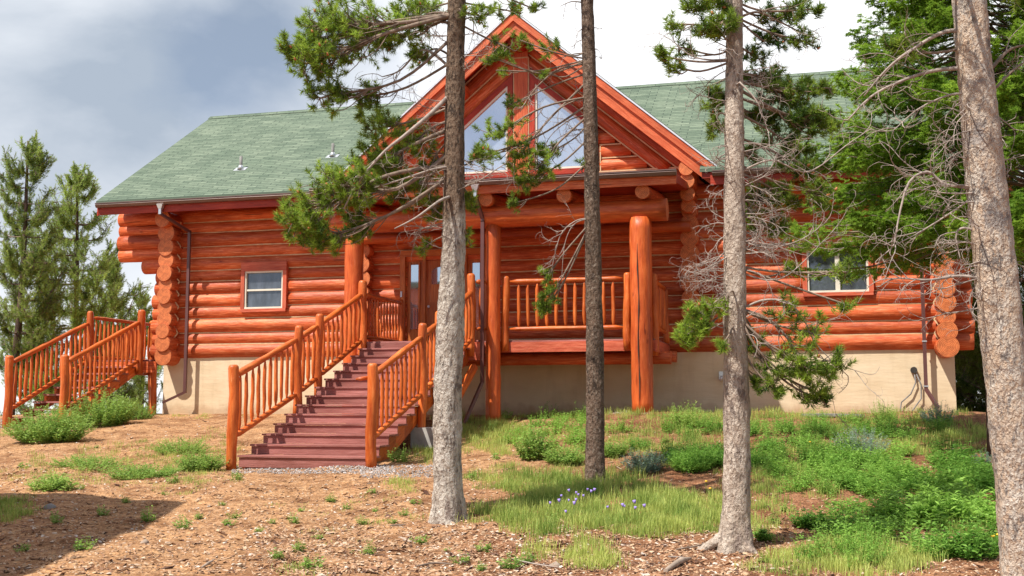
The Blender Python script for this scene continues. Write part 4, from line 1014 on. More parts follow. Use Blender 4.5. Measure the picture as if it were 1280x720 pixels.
t3, d3 = big_pine('pine_tree', 'tan barked pine with curly dead twigs and exposed roots, second trunk from the right', (917, 688),
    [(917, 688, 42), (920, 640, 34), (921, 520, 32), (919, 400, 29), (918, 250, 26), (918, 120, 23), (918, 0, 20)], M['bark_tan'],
    [(880, 6, 30, 20, 26, -20, -.1, .45), (888, 36, 24, 18, 22, 10, -.2, .45), (905, 26, 20, 14, 12, 0, -.3, .4), (842, 30, 16, 14, 6, 60, -.1, .4), (826, 70, 14, 12, 6, 75, -.1, .4), (842, 82, 20, 10, 7, 75, -.1, .4), (855, 60, 18, 14, 5, 60, 0, .4),
     (975, 20, 30, 20, 20, 0, .2, .15), (1000, 50, 26, 18, 12, 20, .1, .15), (960, 50, 22, 18, 10, 20, .3, .1), (1010, 12, 24, 16, 12, 0, 0, .15), (945, 72, 20, 16, 9, 60, .3, .1),
     (960, 98, 34, 20, 26, 90, .3, .15), (985, 120, 40, 26, 40, 100, .3, .2), (1010, 150, 34, 26, 34, 110, .2, .25), (960, 150, 34, 26, 26, 120, .4, .15), (985, 180, 34, 22, 22, 140, .3, .3), (940, 190, 18, 22, 10, 170, .3, .25), (1000, 205, 34, 20, 20, 170, .3, .3), (1035, 160, 26, 24, 16, 120, .2, .3), (1030, 110, 22, 18, 10, 100, .2, .3), (980, 245, 30, 22, 18, 215, .4, .35), (1025, 240, 26, 20, 14, 200, .2, .35),
     (895, 125, 14, 18, 14, 110, .1, .3), (893, 155, 14, 18, 12, 150, .1, .35), (950, 250, 24, 26, 18, 220, .4, .25), (965, 285, 26, 22, 14, 260, .4, .3), (935, 265, 12, 30, 8, 240, .4, .35), (1000, 305, 12, 12, 4, 320, .2, .4), (988, 335, 10, 14, 5, 330, .1, .45),
     (873, 392, 18, 14, 16, 370, -.2, .6), (857, 420, 12, 16, 14, 380, -.2, .6), (876, 412, 18, 12, 10, 380, -.2, .55), (898, 385, 10, 12, 6, 370, -.3, .6), (902, 432, 6, 12, 5, 400, -.3, .5),
     (985, 390, 26, 28, 8, 385, -.2, .4), (1010, 415, 30, 26, 11, 385, -.2, .45), (1002, 448, 28, 26, 16, 385, -.2, .5), (1022, 462, 30, 22, 15, 390, -.2, .5), (970, 460, 26, 30, 11, 385, -.1, .35), (950, 440, 20, 30, 9, 385, 0, .3), (1018, 490, 26, 16, 9, 400, -.1, .45), (1045, 450, 18, 16, 9, 400, -.2, .4), (945, 480, 10, 16, 6, 420, 0, .25), (972, 492, 8, 8, 4, 420, -.1, .25), (1026, 500, 12, 8, 7, 420, -.1, .25), (1050, 340, 16, 14, 6, 330, -.2, .45), (1056, 380, 12, 12, 5, 330, -.2, .4)],
    [(918, 60, 70, 50, 9, 0), (918, 110, 55, 30, 9, 0), (918, 220, 75, 40, 22, 1), (918, 210, 45, 40, 14, -1), (918, 300, 75, 40, 22, 1), (918, 320, 55, 50, 24, -1), (918, 380, 55, 30, 10, -1), (918, 410, 60, 20, 6, 1)], 8.2,
    [([(930, 385, 0), (955, 375, -.1), (985, 378, -.2), (1005, 400, -.2), (1020, 430, -.2), (1060, 470, -.2)], .014, 12, 'd'),
     ([(918, 73, 0), (890, 75, -.1), (865, 70, -.1), (845, 55, -.1), (838, 40, -.1)], .011, 6, 'd'),
     ([(918, 25, 0), (945, 15, 0), (970, 25, .1), (1000, 40, .1), (1025, 50, .1)], .016, 7, 'b'), ([(922, 100, -.2), (945, 125, -.3), (955, 150, -.3), (960, 165, -.3)], .010, 4, 'd'),
     ([(925, 215, 0), (965, 200, -.1), (1010, 215, -.1), (1060, 180, -.1), (1090, 160, 0)], .012, 10, 'd'), ([(925, 300, 0), (960, 310, -.1), (1000, 300, -.1), (1030, 280, -.1)], .010, 9, 'd'),
     ([(925, 340, 0), (960, 350, -.1), (990, 340, -.1), (1040, 290, -.1)], .010, 8, 'd'), ([(1005, 430, -.15), (1030, 450, -.15), (1040, 495, -.1), (1045, 518, 0)], .006, 2, 'd'), ([(1020, 445, -.15), (1060, 460, -.15), (1090, 468, -.1), (1100, 458, -.1)], .005, 1, 'd')], flare=1.4)
t4, d4 = big_pine('pine_tree', 'thick pinkish grey pine trunk leaning left at the right edge', (1282, 742),
    [(1282, 745, 56), (1277, 690, 50), (1266, 560, 50), (1251, 400, 50), (1235, 250, 48), (1222, 120, 44), (1211, 0, 41)], M['bark_pink'],
    [(1130, 60, 30, 18, 10, 60, .1, .3)],
    [(1222, 230, 100, 40, 9, -1), (1225, 300, 90, 30, 9, -1), (1215, 130, 80, 50, 10, -1), (1220, 200, 40, 120, 8, 1), (1230, 360, 90, 25, 6, -1)], 7.6,
    [([(1208, 40, 0), (1180, 40, 0), (1140, 62, -.1), (1110, 85, -.1), (1080, 120, 0)], .020, 12, 'd'),
     ([(1214, 85, 0), (1170, 88, .1), (1130, 100, .1), (1090, 120, .1), (1060, 150, .1)], .020, 12, 'd'),
     ([(1216, 235, 0), (1180, 230, 0), (1160, 215, 0), (1135, 230, -.1), (1120, 290, -.1), (1118, 305, -.1)], .016, 10, 'd'),
     ([(1218, 245, 0), (1190, 265, 0), (1150, 290, 0), (1115, 308, -.1)], .010, 8, 'd'), ([(1236, 350, 0), (1200, 345, 0), (1160, 350, -.1), (1120, 348, -.1), (1100, 358, 0)], .014, 8, 'd'),
     ([(1228, 292, 0), (1205, 285, 0), (1195, 295, 0), (1202, 330, 0)], .014, 4, 'd'),
     ([(1240, 85, 0), (1262, 62, .1), (1290, 55, .1)], .018, 4, 'b'), ([(1245, 110, 0), (1262, 92, .1), (1290, 70, .1)], .014, 5, 'b'), ([(1216, 120, 0), (1190, 118, 0), (1150, 135, 0), (1120, 160, 0)], .012, 9, 'd')], flare=1.1, cones=False)

def spray_tris(P, A, U, L, k, w):
    """flat fir sprays: needles both sides of each shoot"""
    n = len(P); f = np.tile(np.linspace(.05, 1, k), n); P = np.repeat(P, k, 0); A = np.repeat(unit(A), k, 0); U = np.repeat(unit(U), k, 0); L = np.repeat(L, k)
    sgn = np.tile(np.where(np.arange(k) % 2, 1., -1.), n); b = P + A * (L * f)[:, None]
    d = unit(A * .7 + U * sgn[:, None] * (1 - .5 * f)[:, None] + RNG.normal(size=P.shape) * .42 + np.array([0, 0, .12]))
    nl = (.045 + .0 * f) * RNG.uniform(.8, 1.25, len(P)); sd = unit(np.cross(d, np.cross(A, U)) + RNG.normal(size=P.shape) * .3) * w / 2
    return np.stack([b - sd, b + sd, b + d * nl[:, None]], 1).reshape(-1, 3)
def fir(name, label, base, top, rad, z0, kn=16, nscale=1., step=.26, group=None, w=.011, per=7, dens=1., tint=.5, shape=1.0):
    base = np.array(base, float); root = empty(name, base, label, 'fir tree', group)
    H = top - base[2]; mb = MB(); TP = [base + [0, 0, -.1], base + [.02, 0, H * .5], base + [0, .03, H]]
    mb.tube(spline(TP, 16), np.linspace(max(.06, H * .014), .01, 16), 10); mb.build('trunk', M['bark_far'], root)
    lb = MB(); PP = []; AA = []; UU = []; LL = []; TT = []
    z = z0
    while z < top - .15:
        f = (z - z0) / (top - z0); R0 = rad * (1 - f ** 1.3 * .95) * shape
        for q in range(per):
            an = random.uniform(0, 2 * math.pi); L = R0 * random.uniform(.6, 1.1) + .12
            h = np.array([math.cos(an), math.sin(an), 0]); A = base + [0, 0, z - base[2]]
            e = A + h * L + [0, 0, -.16 * L + .1 * f]; m1 = A + h * L * .55 + [0, 0, -.16 * L]
            S = spline([A, m1, e], 10); lb.tube(S, np.linspace(.010 + .006 * L, .004, 10), 4, cap=False)
            tn = tint + random.uniform(-.25, .25); side = np.cross(h, [0, 0, 1.])
            ns = int((8 + L * 15) * dens)
            for k in range(ns):
                t = random.uniform(.25, 1) ** .8; i = min(8, int(t * 9)); p = S[i] + (S[i + 1] - S[i]) * (t * 9 - i); s_ = random.choice((-1, 1))
                d_ = unit(h * random.uniform(.4, 1) + side * s_ * random.uniform(.2, 1.1) + [0, 0, random.uniform(-.75, .35)])
                p = p + np.array([random.gauss(0, .03), random.gauss(0, .03), random.gauss(-.03, .05)])
                l_ = (.10 + .24 * (1 - t)) * random.uniform(.6, 1.3) * nscale
                PP.append(p); AA.append(d_); UU.append(np.cross(d_, [0, 0, 1.])); LL.append(l_); TT.append(tn + .2 * t + random.uniform(-.2, .2))
                for r_ in range(2):
                    q2 = p + d_ * l_ * random.uniform(.2, .8); d2_ = unit(d_ + np.cross(d_, [0, 0, 1.]) * random.choice((-1, 1)) * .8 + rnd(1)[0] * .6)
                    PP.append(q2); AA.append(d2_); UU.append(np.cross(d2_, [0, 0, 1.])); LL.append(l_ * .55); TT.append(tn + .25 * t)
        z += step
    V = spray_tris(np.array(PP), np.array(AA), np.array(UU), np.array(LL), kn, w); t = np.clip(np.repeat(np.array(TT), kn) + RNG.normal(0, .1, len(V) // 3), 0, 1)
    fastmesh('crown', V, 3, t, M['fir'], root); lb.build('branches', M['limb'], root)
    return root
gf = G1(1247, 569)
fir('fir_tree', 'bright green fir with a full crown between the two rightmost pine trunks', gf, 10.5, 2.95, 2.8, kn=18, step=.15, per=10, dens=1.9, w=.0135, tint=.42)
def far_pine(label, px, topy, d, zb, rad, z0f=.18, n=1.0, tint=.5, lean=0.0, trunk_r=.14, seed=1, up=.55, group='background pines at the left', mat='needle_far', shp=.62):
    random.seed(seed); p = at(px, 504, d); gz = float(height(p[0], p[1])); base = np.array([p[0], p[1], gz]); top = at(px + lean, topy, d)
    root = empty('pine_tree', base, label, 'pine tree', group)
    TP = spline([base, (base + top) / 2 + RT * .1, top], 20); mb = MB(); mb.tube(TP, np.linspace(trunk_r, .02, 20), 8); mb.build('trunk', M['bark_far'], root)
    lb = MB(); nd = Needles(); H = top[2] - gz; z = gz + H * z0f
    while z < top[2] - .1:
        f = (z - gz - H * z0f) / (H * (1 - z0f)); j = min(18, int((z - gz) / H * 19)); A = TP[j]
        R0 = rad * (1 - f) ** shp * (.55 + .45 * min(1, f * 4 + .35))
        for q in range(5):
            an = random.uniform(0, 2 * math.pi); L = R0 * random.uniform(.6, 1.15) + .1; h = np.array([math.cos(an), math.sin(an), 0])
            e = A + h * L + [0, 0, up * L * random.uniform(.4, 1.1) + .1]; m1 = A + h * L * .6 + [0, 0, .05 * L]; S = spline([A, m1, e], 10); lb.tube(S, np.linspace(.012 + .012 * L, .006, 10), 4, cap=False)
            t0 = tint + random.uniform(-.25, .2)
            for k in range(int((7 + L * 9 + L * L * 8) * n)):
                i = random.randint(3, 9); s0 = S[i]; u = unit(rnd(1)[0] * [1, 1, .6] + h * .5 + [0, 0, .35]); L2 = random.uniform(.12, .42) * min(1, .4 + L * .5); tip = s0 + u * L2
                lb.tube([s0, tip], [.008, .005], 3, cap=False); ax = unit(u + [0, 0, 1.0])
                nd.add(tip, ax, .085, t0 + random.uniform(-.15, .2), .24)
                if random.random() < .5: nd.add(tip - u * L2 * .4, unit(u + [0, 0, .5]), .085, t0 - .2, .18)
        z += .30
    V, t = nd.tris(36, .0125, .75); fastmesh('crown', V, 3, t, M[mat], root); lb.build('branches', M['limb'], root)
far_pine('tall pine with a dark trunk at the far left edge', 13, 176, 31, -.6, 1.05, .22, 1.25, .5, 22, .13, 11, .7, shp=.5)
far_pine('bushy light green pine behind the side stair, its pointed crown left of the roof corner', 88, 208, 34, -1, 2.1, .12, 1.25, .70, 8, .12, 12, .9, shp=.8)
far_pine('slim pine between the bushy light green pine and the log corner', 137, 322, 37, -1, .75, .1, 1.5, .55, 0, .1, 13, .8)
far_pine('low pine tucked behind the log corner at the left', 176, 372, 40, -1, .8, .08, 1.2, .5, 0, .1, 14, .7)
far_pine('low dark pine filling the gap beneath the tall far left pine', 52, 395, 42, -1, 1.6, .05, 1.1, .35, 0, .1, 15, .4)
RG = 'green pines beyond the right end of the house'
far_pine('light green young pine just past the right corner of the house', 1212, 360, 31, -1, 1.0, .03, 2.0, .7, 0, .08, 21, .5, RG)
far_pine('dense pine beyond the house, half hidden by the leaning trunk', 1240, 150, 33, -1, 1.5, .03, 1.4, .5, 0, .12, 22, .4, RG)
far_pine('dark pine filling the right edge behind the leaning trunk', 1283, 40, 29, -1, 1.9, .05, 1.2, .35, 0, .15, 23, .3, RG)
random.seed(99)

# ------------------------------------------------------------------ ground plants
def blades(P, hgt, w, tint, lean=.45):
    n = len(P); h = hgt * RNG.uniform(.3, 1.25, n) * (.8 + .35 * np.sin(P[:, 0] * 7.3 + 1) * np.sin(P[:, 1] * 6.1)); a = RNG.uniform(0, 2 * math.pi, n); dv = np.stack([np.cos(a), np.sin(a), np.zeros(n)], 1); sd = np.stack([-np.sin(a), np.cos(a), np.zeros(n)], 1) * (w / 2)
    l = RNG.uniform(.1, 1, n) * lean; up = np.array([0, 0, 1.])
    m1 = P + up * (h * .55)[:, None] + dv * (h * l * .3)[:, None]; tp = P + up * (h * (1 - .25 * l))[:, None] + dv * (h * l)[:, None]
    V = np.stack([P - sd, P + sd, m1 + sd * .7, tp], 1); V2 = V
    q = np.stack([P - sd, P + sd, m1 + sd * .8, m1 - sd * .8], 1); tri = np.stack([m1 - sd * .8, m1 + sd * .8, tp, tp], 1)
    tri[:, 3] = tp + sd * .05
    V = np.concatenate([q, tri], 0).reshape(-1, 4, 3).reshape(-1, 3); t = np.clip(tint + RNG.normal(0, .2, n), 0, 1)
    return V, np.concatenate([t, np.clip(t + .1, 0, 1)])
def ellpx(cx, cy, rx, ry, n):
    a = RNG.uniform(0, 2 * math.pi, n); r = np.sqrt(RNG.random(n)); r = r * (1 + .25 * np.sin(a * 3 + cx) + .15 * np.sin(a * 7 + cy))
    return cx + rx * r * np.cos(a), cy + ry * r * np.sin(a)
def clumpy(cx, cy, rx, ry, n, nc, s=.05):
    x, y = ellpx(cx, cy, rx, ry, nc); c = G(x, y); i = RNG.integers(0, nc, n); P = c[i] + np.concatenate([RNG.normal(0, s, (n, 2)), np.zeros((n, 1))], 1)
    P[:, 2] = height(P[:, 0], P[:, 1]) - .01; return P
def grass_patch(label, regs):
    Vs = []; ts = []
    for cx, cy, rx, ry, n, h, t in regs:
        P = clumpy(cx, cy, rx, ry, n, max(8, n // 28), .07); V, tt = blades(P, h, .0065, t + .22 * np.sin(P[:, 0] * 5.1) * np.sin(P[:, 1] * 4.3)); Vs.append(V); ts.append(tt)
    V = np.concatenate(Vs); o = fastmesh('grass', V, 4, np.concatenate(ts), M['grass'], origin=V.mean(0)); tag(o, label, 'grass', kind='stuff')
grass_patch('sunny green grass with bluebells between the slim dark pine and the tan pine', [(760, 640, 145, 36, 15000, .20, .55), (700, 610, 90, 18, 5500, .20, .35), (660, 640, 60, 14, 3000, .15, .5), (850, 640, 55, 22, 4000, .22, .6), (735, 700, 30, 18, 1500, .17, .75), (675, 690, 15, 10, 400, .14, .8)])
grass_patch('bright grass bank beside the foot of the staircase and along the foundation', [(612, 545, 42, 22, 6500, .20, .6), (560, 525, 20, 20, 1200, .25, .5), (700, 516, 80, 7, 2600, .16, .7), (900, 518, 300, 8, 9000, .18, .65), (1000, 532, 200, 12, 8000, .16, .55), (850, 560, 80, 22, 5000, .15, .5), (640, 600, 50, 18, 2200, .13, .6), (720, 560, 90, 30, 6000, .13, .65), (930, 640, 60, 30, 2500, .13, .6), (505, 610, 18, 9, 500, .12, .8), (530, 570, 18, 10, 700, .2, .4)])
grass_patch('mixed pale grass in the lower right corner below the weeds', [(1090, 700, 90, 20, 4500, .18, .7), (1000, 700, 60, 20, 1500, .14, .7), (1010, 600, 60, 24, 2500, .17, .55), (1100, 560, 140, 14, 4000, .2, .55), (940, 600, 40, 40, 1600, .15, .6), (1210, 660, 40, 30, 1200, .16, .5), (1210, 545, 60, 8, 1800, .18, .5)])
grass_patch('thin grass on the dirt left of the staircase', [(15, 636, 30, 14, 1800, .12, .35), (150, 590, 130, 28, 2600, .08, .6), (60, 600, 60, 18, 800, .09, .6), (270, 560, 30, 20, 1200, .12, .6), (150, 575, 110, 20, 2600, .12, .6), (240, 590, 60, 18, 1200, .10, .65), (240, 520, 60, 5, 500, .08, .7), (430, 650, 90, 40, 700, .06, .6), (370, 715, 26, 6, 260, .08, .6), (20, 545, 40, 10, 500, .12, .6)])

def leaves(P, D, L, W, tint):
    """leaf diamonds: base, two sides, tip"""
    D = unit(D); n = len(P); S = unit(np.cross(D, rnd(n) * .6 + [0, 0, 1.])) * (W / 2)[:, None]; dn = np.array([0, 0, -1.])
    return np.stack([P, P + D * (L * .5)[:, None] + S, P + D * L[:, None] + dn * (L * .15)[:, None], P + D * (L * .5)[:, None] - S], 1).reshape(-1, 3)
def bush_geo(c, rx, ry, h, ns, nl, L, W, tint, droop=.0):
    Vs = []; ts = []
    a = RNG.uniform(0, 2 * math.pi, ns); r = np.sqrt(RNG.random(ns)); base = np.stack([c[0] + rx * .55 * r * np.cos(a), c[1] + ry * .55 * r * np.sin(a), np.zeros(ns)], 1); base[:, 2] = height(base[:, 0], base[:, 1]) - .01
    tip = np.stack([c[0] + rx * r * np.cos(a), c[1] + ry * r * np.sin(a), np.zeros(ns)], 1); tip[:, 2] = height(tip[:, 0], tip[:, 1]) + h * RNG.uniform(.55, 1.1, ns) * (1 - .45 * r ** 2)
    f = RNG.uniform(.12, 1, (ns, nl)); P = base[:, None] + (tip - base)[:, None] * f[..., None]
    an = RNG.uniform(0, 2 * math.pi, (ns, nl)); D = np.stack([np.cos(an), np.sin(an), RNG.uniform(-.1, .8, (ns, nl))], 2)
    Ls = L * RNG.uniform(.6, 1.2, (ns, nl)) * (1.15 - .5 * f); tt = np.clip(tint + RNG.normal(0, .12, (ns, nl)) + .15 * (RNG.random(ns)[:, None] - .5), 0, 1)
    V = leaves(P.reshape(-1, 3), D.reshape(-1, 3), Ls.ravel(), Ls.ravel() * W, 0)
    sd = unit(np.cross(tip - base, rnd(ns))) * .003; SV = np.stack([base - sd, base + sd, tip + sd * .4, tip - sd * .4], 1).reshape(-1, 3)
    return np.concatenate([V, SV]), np.concatenate([tt.ravel(), np.full(ns, tint)])
def shrub(label, px, py, rx, h, ns, nl, L=.06, W=.42, tint=.5, mat='leaf', name='shrub', cat='shrub', group=None, deep=.8):
    g = G1(px, py); m = depth(g) / F; V, t = bush_geo(g, rx * m, rx * m * deep, h, ns, nl, L, W, tint)
    o = fastmesh(name, V, 4, t, M[mat], origin=g); return tag(o, label, cat, group)
shrub('large blue green shrub in front of the side stair, nearest the lower post', 62, 552, 60, .80, 420, 24, .075, .55, .65, 'leaf')
shrub('taller leafy shrub between the side stair and the downspout', 128, 533, 50, .90, 340, 24, .075, .55, .7, 'leaf')
shrub('low shrub at the foot of the left downspout', 172, 524, 30, .45, 130, 20, .05, .5, .5, 'leaf')
shrub('feathery weed in the middle of the left slope behind the rounded weed', 225, 566, 44, .30, 170, 18, .05, .45, .65, 'leaf')
shrub('straggling weed patch below the side stair shrubs', 110, 584, 60, .22, 170, 16, .055, .45, .6, 'leaf')
shrub('tiny leafy plant against the stucco below the left downspout', 219, 516, 8, .2, 25, 12, .05, .5, .6, 'leaf')
shrub('rounded leafy weed left of the lower stair post', 250, 588, 38, .36, 190, 22, .055, .5, .6, 'leaf')
shrub('broad low weed patch in the middle of the left dirt slope', 178, 598, 55, .24, 190, 18, .055, .5, .55, 'leaf')
shrub('bright weed with long leaves at the edge of the big ground shadow', 65, 612, 34, .24, 90, 14, .09, .35, .8, 'leaf')
shrub('leafy green plant by the porch, left of the slim dark pine', 668, 575, 26, .62, 110, 22, .07, .5, .6, 'leaf')
shrub('low leafy patch just left of the slim dark pine trunk', 705, 580, 32, .30, 140, 18, .06, .55, .65, 'leaf')
shrub('leafy plant just right of the slim dark pine trunk', 768, 572, 20, .3, 80, 18, .06, .5, .6, 'leaf')
shrub('pale green weed against the foundation below the centre downspout', 652, 512, 14, .28, 40, 16, .06, .45, .7, 'sage')
shrub('yellow green weed in front of the right porch post', 858, 535, 32, .50, 150, 20, .06, .35, .85, 'leaf')
shrub('silvery leaved bush in the shade between the slim and the tan pines', 805, 590, 34, .38, 130, 20, .055, .35, .35, 'sage')
shrub('deep green bush close behind the tan pine trunk', 868, 588, 36, .45, 200, 20, .065, .3, .6, 'leafdeep')
shrub('grey blue sagebrush near the right edge beside the leaning trunk', 1238, 592, 24, .34, 120, 22, .045, .3, .3, 'sage')
shrub('silvery tops of sagebrush behind the lush weeds', 1075, 568, 40, .45, 160, 22, .05, .3, .7, 'sage')
shrub('tall weed against the right foundation left of the downspout', 1105, 528, 22, .48, 70, 18, .05, .35, .75, 'leaf')
shrub('bushy weed at the foot of the right downspout', 1172, 530, 26, .42, 100, 18, .05, .4, .55, 'sage')
shrub('small dark green plant beside the roots of the tan pine', 955, 676, 14, .14, 50, 16, .05, .5, .6, 'leafdeep')
shrub('dark leafy weed left of the lush patch', 1015, 662, 30, .22, 90, 16, .06, .5, .3, 'leafdeep')
shrub('tuft of weeds under the stair beside the concrete footing', 500, 578, 18, .3, 50, 12, .06, .4, .6, 'leaf')
# lush broadleaf mass
Vs = []; ts = []
for cx, cy, rx, ry, n, L, W, tn in ((1060, 592, 100, 26, 30, .075, .3, .85), (1120, 610, 80, 30, 26, .10, .22, .55), (1200, 600, 50, 30, 20, .11, .2, .35), (1175, 645, 72, 22, 24, .16, .24, .85), (1075, 668, 60, 18, 15, .06, .5, .6), (850, 578, 70, 16, 16, .07, .35, .35), (1010, 540, 190, 8, 26, .06, .4, .6), (700, 530, 60, 12, 12, .05, .5, .75), (690, 552, 70, 14, 12, .06, .5, .8), (1140, 530, 60, 6, 8, .05, .4, .7), (1000, 600, 50, 26, 12, .06, .4, .7), (1060, 700, 70, 10, 8, .05, .4, .6), (1000, 570, 60, 18, 18, .07, .4, .6), (930, 575, 30, 14, 8, .07, .35, .4), (1200, 690, 50, 14, 12, .08, .4, .45), (1060, 545, 120, 8, 22, .06, .4, .55)):
    x, y = ellpx(cx, cy, rx, ry, n); g = G(x, y)
    for q in g:
        V, t = bush_geo(q, .26, .26, random.uniform(.22, .42), 22, 14, L, W, tn + random.uniform(-.15, .15)); Vs.append(V); ts.append(t)
V = np.concatenate(Vs); o = fastmesh('ground_cover', V, 4, np.concatenate(ts), M['leafdeep'], origin=V.mean(0)); tag(o, 'lush broad leaved green plants covering the bank between the two rightmost pine trunks', 'plants', kind='stuff')
# small scattered weeds
weeds = [(45, 598), (100, 612), (215, 605), (128, 645), (186, 654), (155, 628), (206, 619), (277, 632), (229, 661), (247, 650), (293, 647), (286, 658), (325, 665), (367, 655), (372, 690), (378, 640), (398, 675), (390, 710), (433, 637), (463, 695), (470, 640), (340, 655), (295, 600), (452, 655), (415, 628), (490, 655), (525, 680), (605, 690), (640, 712), (600, 715), (575, 705), (620, 575), (590, 600), (660, 705), (690, 660), (560, 690), (28, 690), (105, 688), (70, 655), (120, 560), (200, 560), (30, 585), (345, 700), (955, 705), (970, 655), (1040, 630), (985, 640), (735, 545), (790, 545), (830, 555), (720, 520), (520, 630), (465, 617), (505, 645)]
protos = []
for i in range(5):
    V, t = bush_geo(np.zeros(3) + [0, 0, 0], .10, .10, .10 + .02 * i, 10 + 3 * i, 8, .05, .45, .55)
    V = V - [0, 0, float(height(0, 0))]
    protos.append((V, t))
first = {}
for i, (px, py) in enumerate(weeds):
    g = G1(px, py); k = i % 5
    if k not in first:
        V, t = protos[k]; o = fastmesh('weed', V, 4, t, M['leaf'], origin=np.zeros(3)); first[k] = o
    else: o = first[k].copy(); C.objects.link(o)
    s = random.uniform(.6, 1.35) * (.9 if px < 600 else 1); o.location = tuple(g); o.scale = (s, s, s * random.uniform(.7, 1.1)); o.rotation_euler = (0, 0, random.uniform(0, 6))
    tag(o, 'small green weed sprouting from the bare dirt', 'weed', 'small weeds scattered over the dirt')
# wildflowers
fl = [(703, 627), (714, 623), (718, 624), (725, 625), (733, 618), (737, 625), (741, 624), (732, 628), (710, 633), (719, 637), (717, 644), (686, 638), (701, 641), (708, 648), (761, 641), (783, 641), (792, 645), (809, 647), (796, 643), (781, 645)]
fp = None
for px, py in fl:
    g = G1(px, py + 12); m = depth(g) / F
    if fp is None:
        mb = MB(); mb.tube([(0, 0, 0), (.01, 0, .10), (.02, 0, .19)], .0018, 4, 0, cap=False)
        mb.tube([(.02, 0, .19), (.024, 0, .20), (.03, 0, .225)], [.004, .012, .018], 6, 1)
        fp = mb.build('bluebell', [M['leaf'], M['flower']]); base_off = np.array(fp.location); o = fp
        for v in fp.data.vertices: v.co += Vector(base_off)
    else: o = fp.copy(); C.objects.link(o)
    o.location = tuple(g); o.rotation_euler = (0, 0, random.uniform(0, 6)); s = random.uniform(.8, 1.15); o.scale = (s, s, s)
    tag(o, 'small pale purple bluebell nodding in the grass by the slim dark pine', 'flower', 'bluebells in the grass')
yf_ = None
for px, py in [(1243, 690), (1249, 688), (883, 612), (1013, 560), (888, 622)]:
    g = G1(px, py + 10)
    if yf_ is None:
        mb = MB(); mb.tube([(0, 0, 0), (0, .01, .2)], .002, 4, 0, cap=False); mb.tube([(0, .01, .2), (0, .01, .21), (0, .01, .222)], [.008, .022, .012], 8, 1); yf_ = mb.build('yellow_flower', [M['leaf'], M['yflower']]); o = yf_; off = Vector(o.location)
        for v in o.data.vertices: v.co += off
    else: o = yf_.copy(); C.objects.link(o)
    o.location = tuple(g); tag(o, 'tiny yellow wildflower on a thin stem among the green plants', 'flower', 'yellow wildflowers')

# ---- chips, gravel, sticks, stones
def chips(n, regs, smin, smax, mat, name, label, cat, flat=.35, tt=.5, thin=1.0):
    Vs = []; ts = []
    tet = np.array([[-1, -.6, 0], [1, -.5, 0], [.7, .7, 0], [-.8, .6, 0], [-.5, -.3, 1], [.6, -.2, 1], [.4, .4, 1], [-.4, .35, 1.]])
    fs = [(0, 1, 5, 4), (1, 2, 6, 5), (2, 3, 7, 6), (3, 0, 4, 7), (4, 5, 6, 7)]
    for cx, cy, rx, ry, n in regs:
        x = RNG.uniform(cx - rx, cx + rx, n); y = RNG.uniform(cy - ry, cy + ry, n); g = G(x, y); n = len(g)
        a = RNG.uniform(0, 2 * math.pi, n); s = smin + (smax - smin) * RNG.random(n) ** 3; ca, sa = np.cos(a), np.sin(a)
        asp = RNG.uniform(.35, 1, n) * thin; T3 = tet[None] * np.stack([s, s * asp, s * flat * RNG.uniform(.4, 1.2, n)], 1)[:, None] + RNG.normal(0, 1, (n, 8, 3)) * (s * .12)[:, None, None]
        til = RNG.normal(0, .35, n); X = T3[..., 0] * ca[:, None] - T3[..., 1] * sa[:, None]; Y = T3[..., 0] * sa[:, None] + T3[..., 1] * ca[:, None]; Z = T3[..., 2] + X * til[:, None]
        P = np.stack([X, Y, Z], 2) + g[:, None] + [0, 0, .004]
        V = P[:, np.array(fs)].reshape(-1, 3); Vs.append(V); ts.append(np.repeat(np.clip(RNG.normal(tt, .25, n), 0, 1), 5))
    V = np.concatenate(Vs); o = fastmesh(name, V, 4, np.concatenate(ts), M[mat], origin=V.mean(0)); tag(o, label, cat, kind='stuff')
chips(0, [(300, 650, 320, 70, 13000), (640, 690, 320, 32, 6500), (950, 690, 330, 32, 4500), (150, 560, 160, 45, 2500), (620, 590, 100, 45, 1200), (960, 600, 320, 45, 2500), (740, 555, 160, 25, 900)], .006, .034, 'chips', 'wood_chips', 'scattered wood chips, cones and small stones over the orange dirt', 'ground litter')
chips(0, [(390, 588, 100, 5, 1500), (500, 590, 50, 8, 900), (720, 514, 90, 4, 900), (8, 530, 10, 6, 500)], .010, .028, 'gravel', 'gravel', 'pale grey gravel strip at the foot of the stairs', 'gravel', .7)
chips(0, [(300, 655, 320, 65, 1000), (640, 690, 320, 32, 900), (950, 685, 330, 36, 1300), (850, 600, 420, 50, 700), (150, 560, 160, 45, 400)], .03, .09, 'chips', 'fallen_twigs', 'thin dry needles and twigs strewn over the dirt under the pines', 'ground litter', .12, .28, .08)
def stick(label, pts, r, mat='twig', cat='stick'):
    P = [G1(x, y) + [0, 0, .02 + h] for x, y, h in pts]; mb = MB(); mb.tube(spline(P, 12), np.concatenate([np.linspace(r * .7, r, 6), np.linspace(r, r * .3, 6)]), 7, jit=.15); o = mb.build('fallen_branch', M[mat]); tag(o, label, cat)
stick('broken pale branch lying on the needles before the tan pine', [(832, 717, 0), (850, 707, .02), (864, 702, .01)], .03, 'palelimb')
stick('thin twig lying straight behind the broken pale branch', [(835, 700, 0), (862, 701, .0)], .009)
stick('dark twig on the dirt below the grey barked pine', [(520, 713, 0), (545, 708, .01), (570, 709, 0)], .011, 'limb')
stick('short dark twig left of the base of the grey barked pine', [(487, 660, 0), (508, 660, .01)], .010, 'limb')
stick('long thin twig at the bottom edge in front of the grass', [(640, 702, 0), (665, 710, .01), (700, 714, 0)], .008)
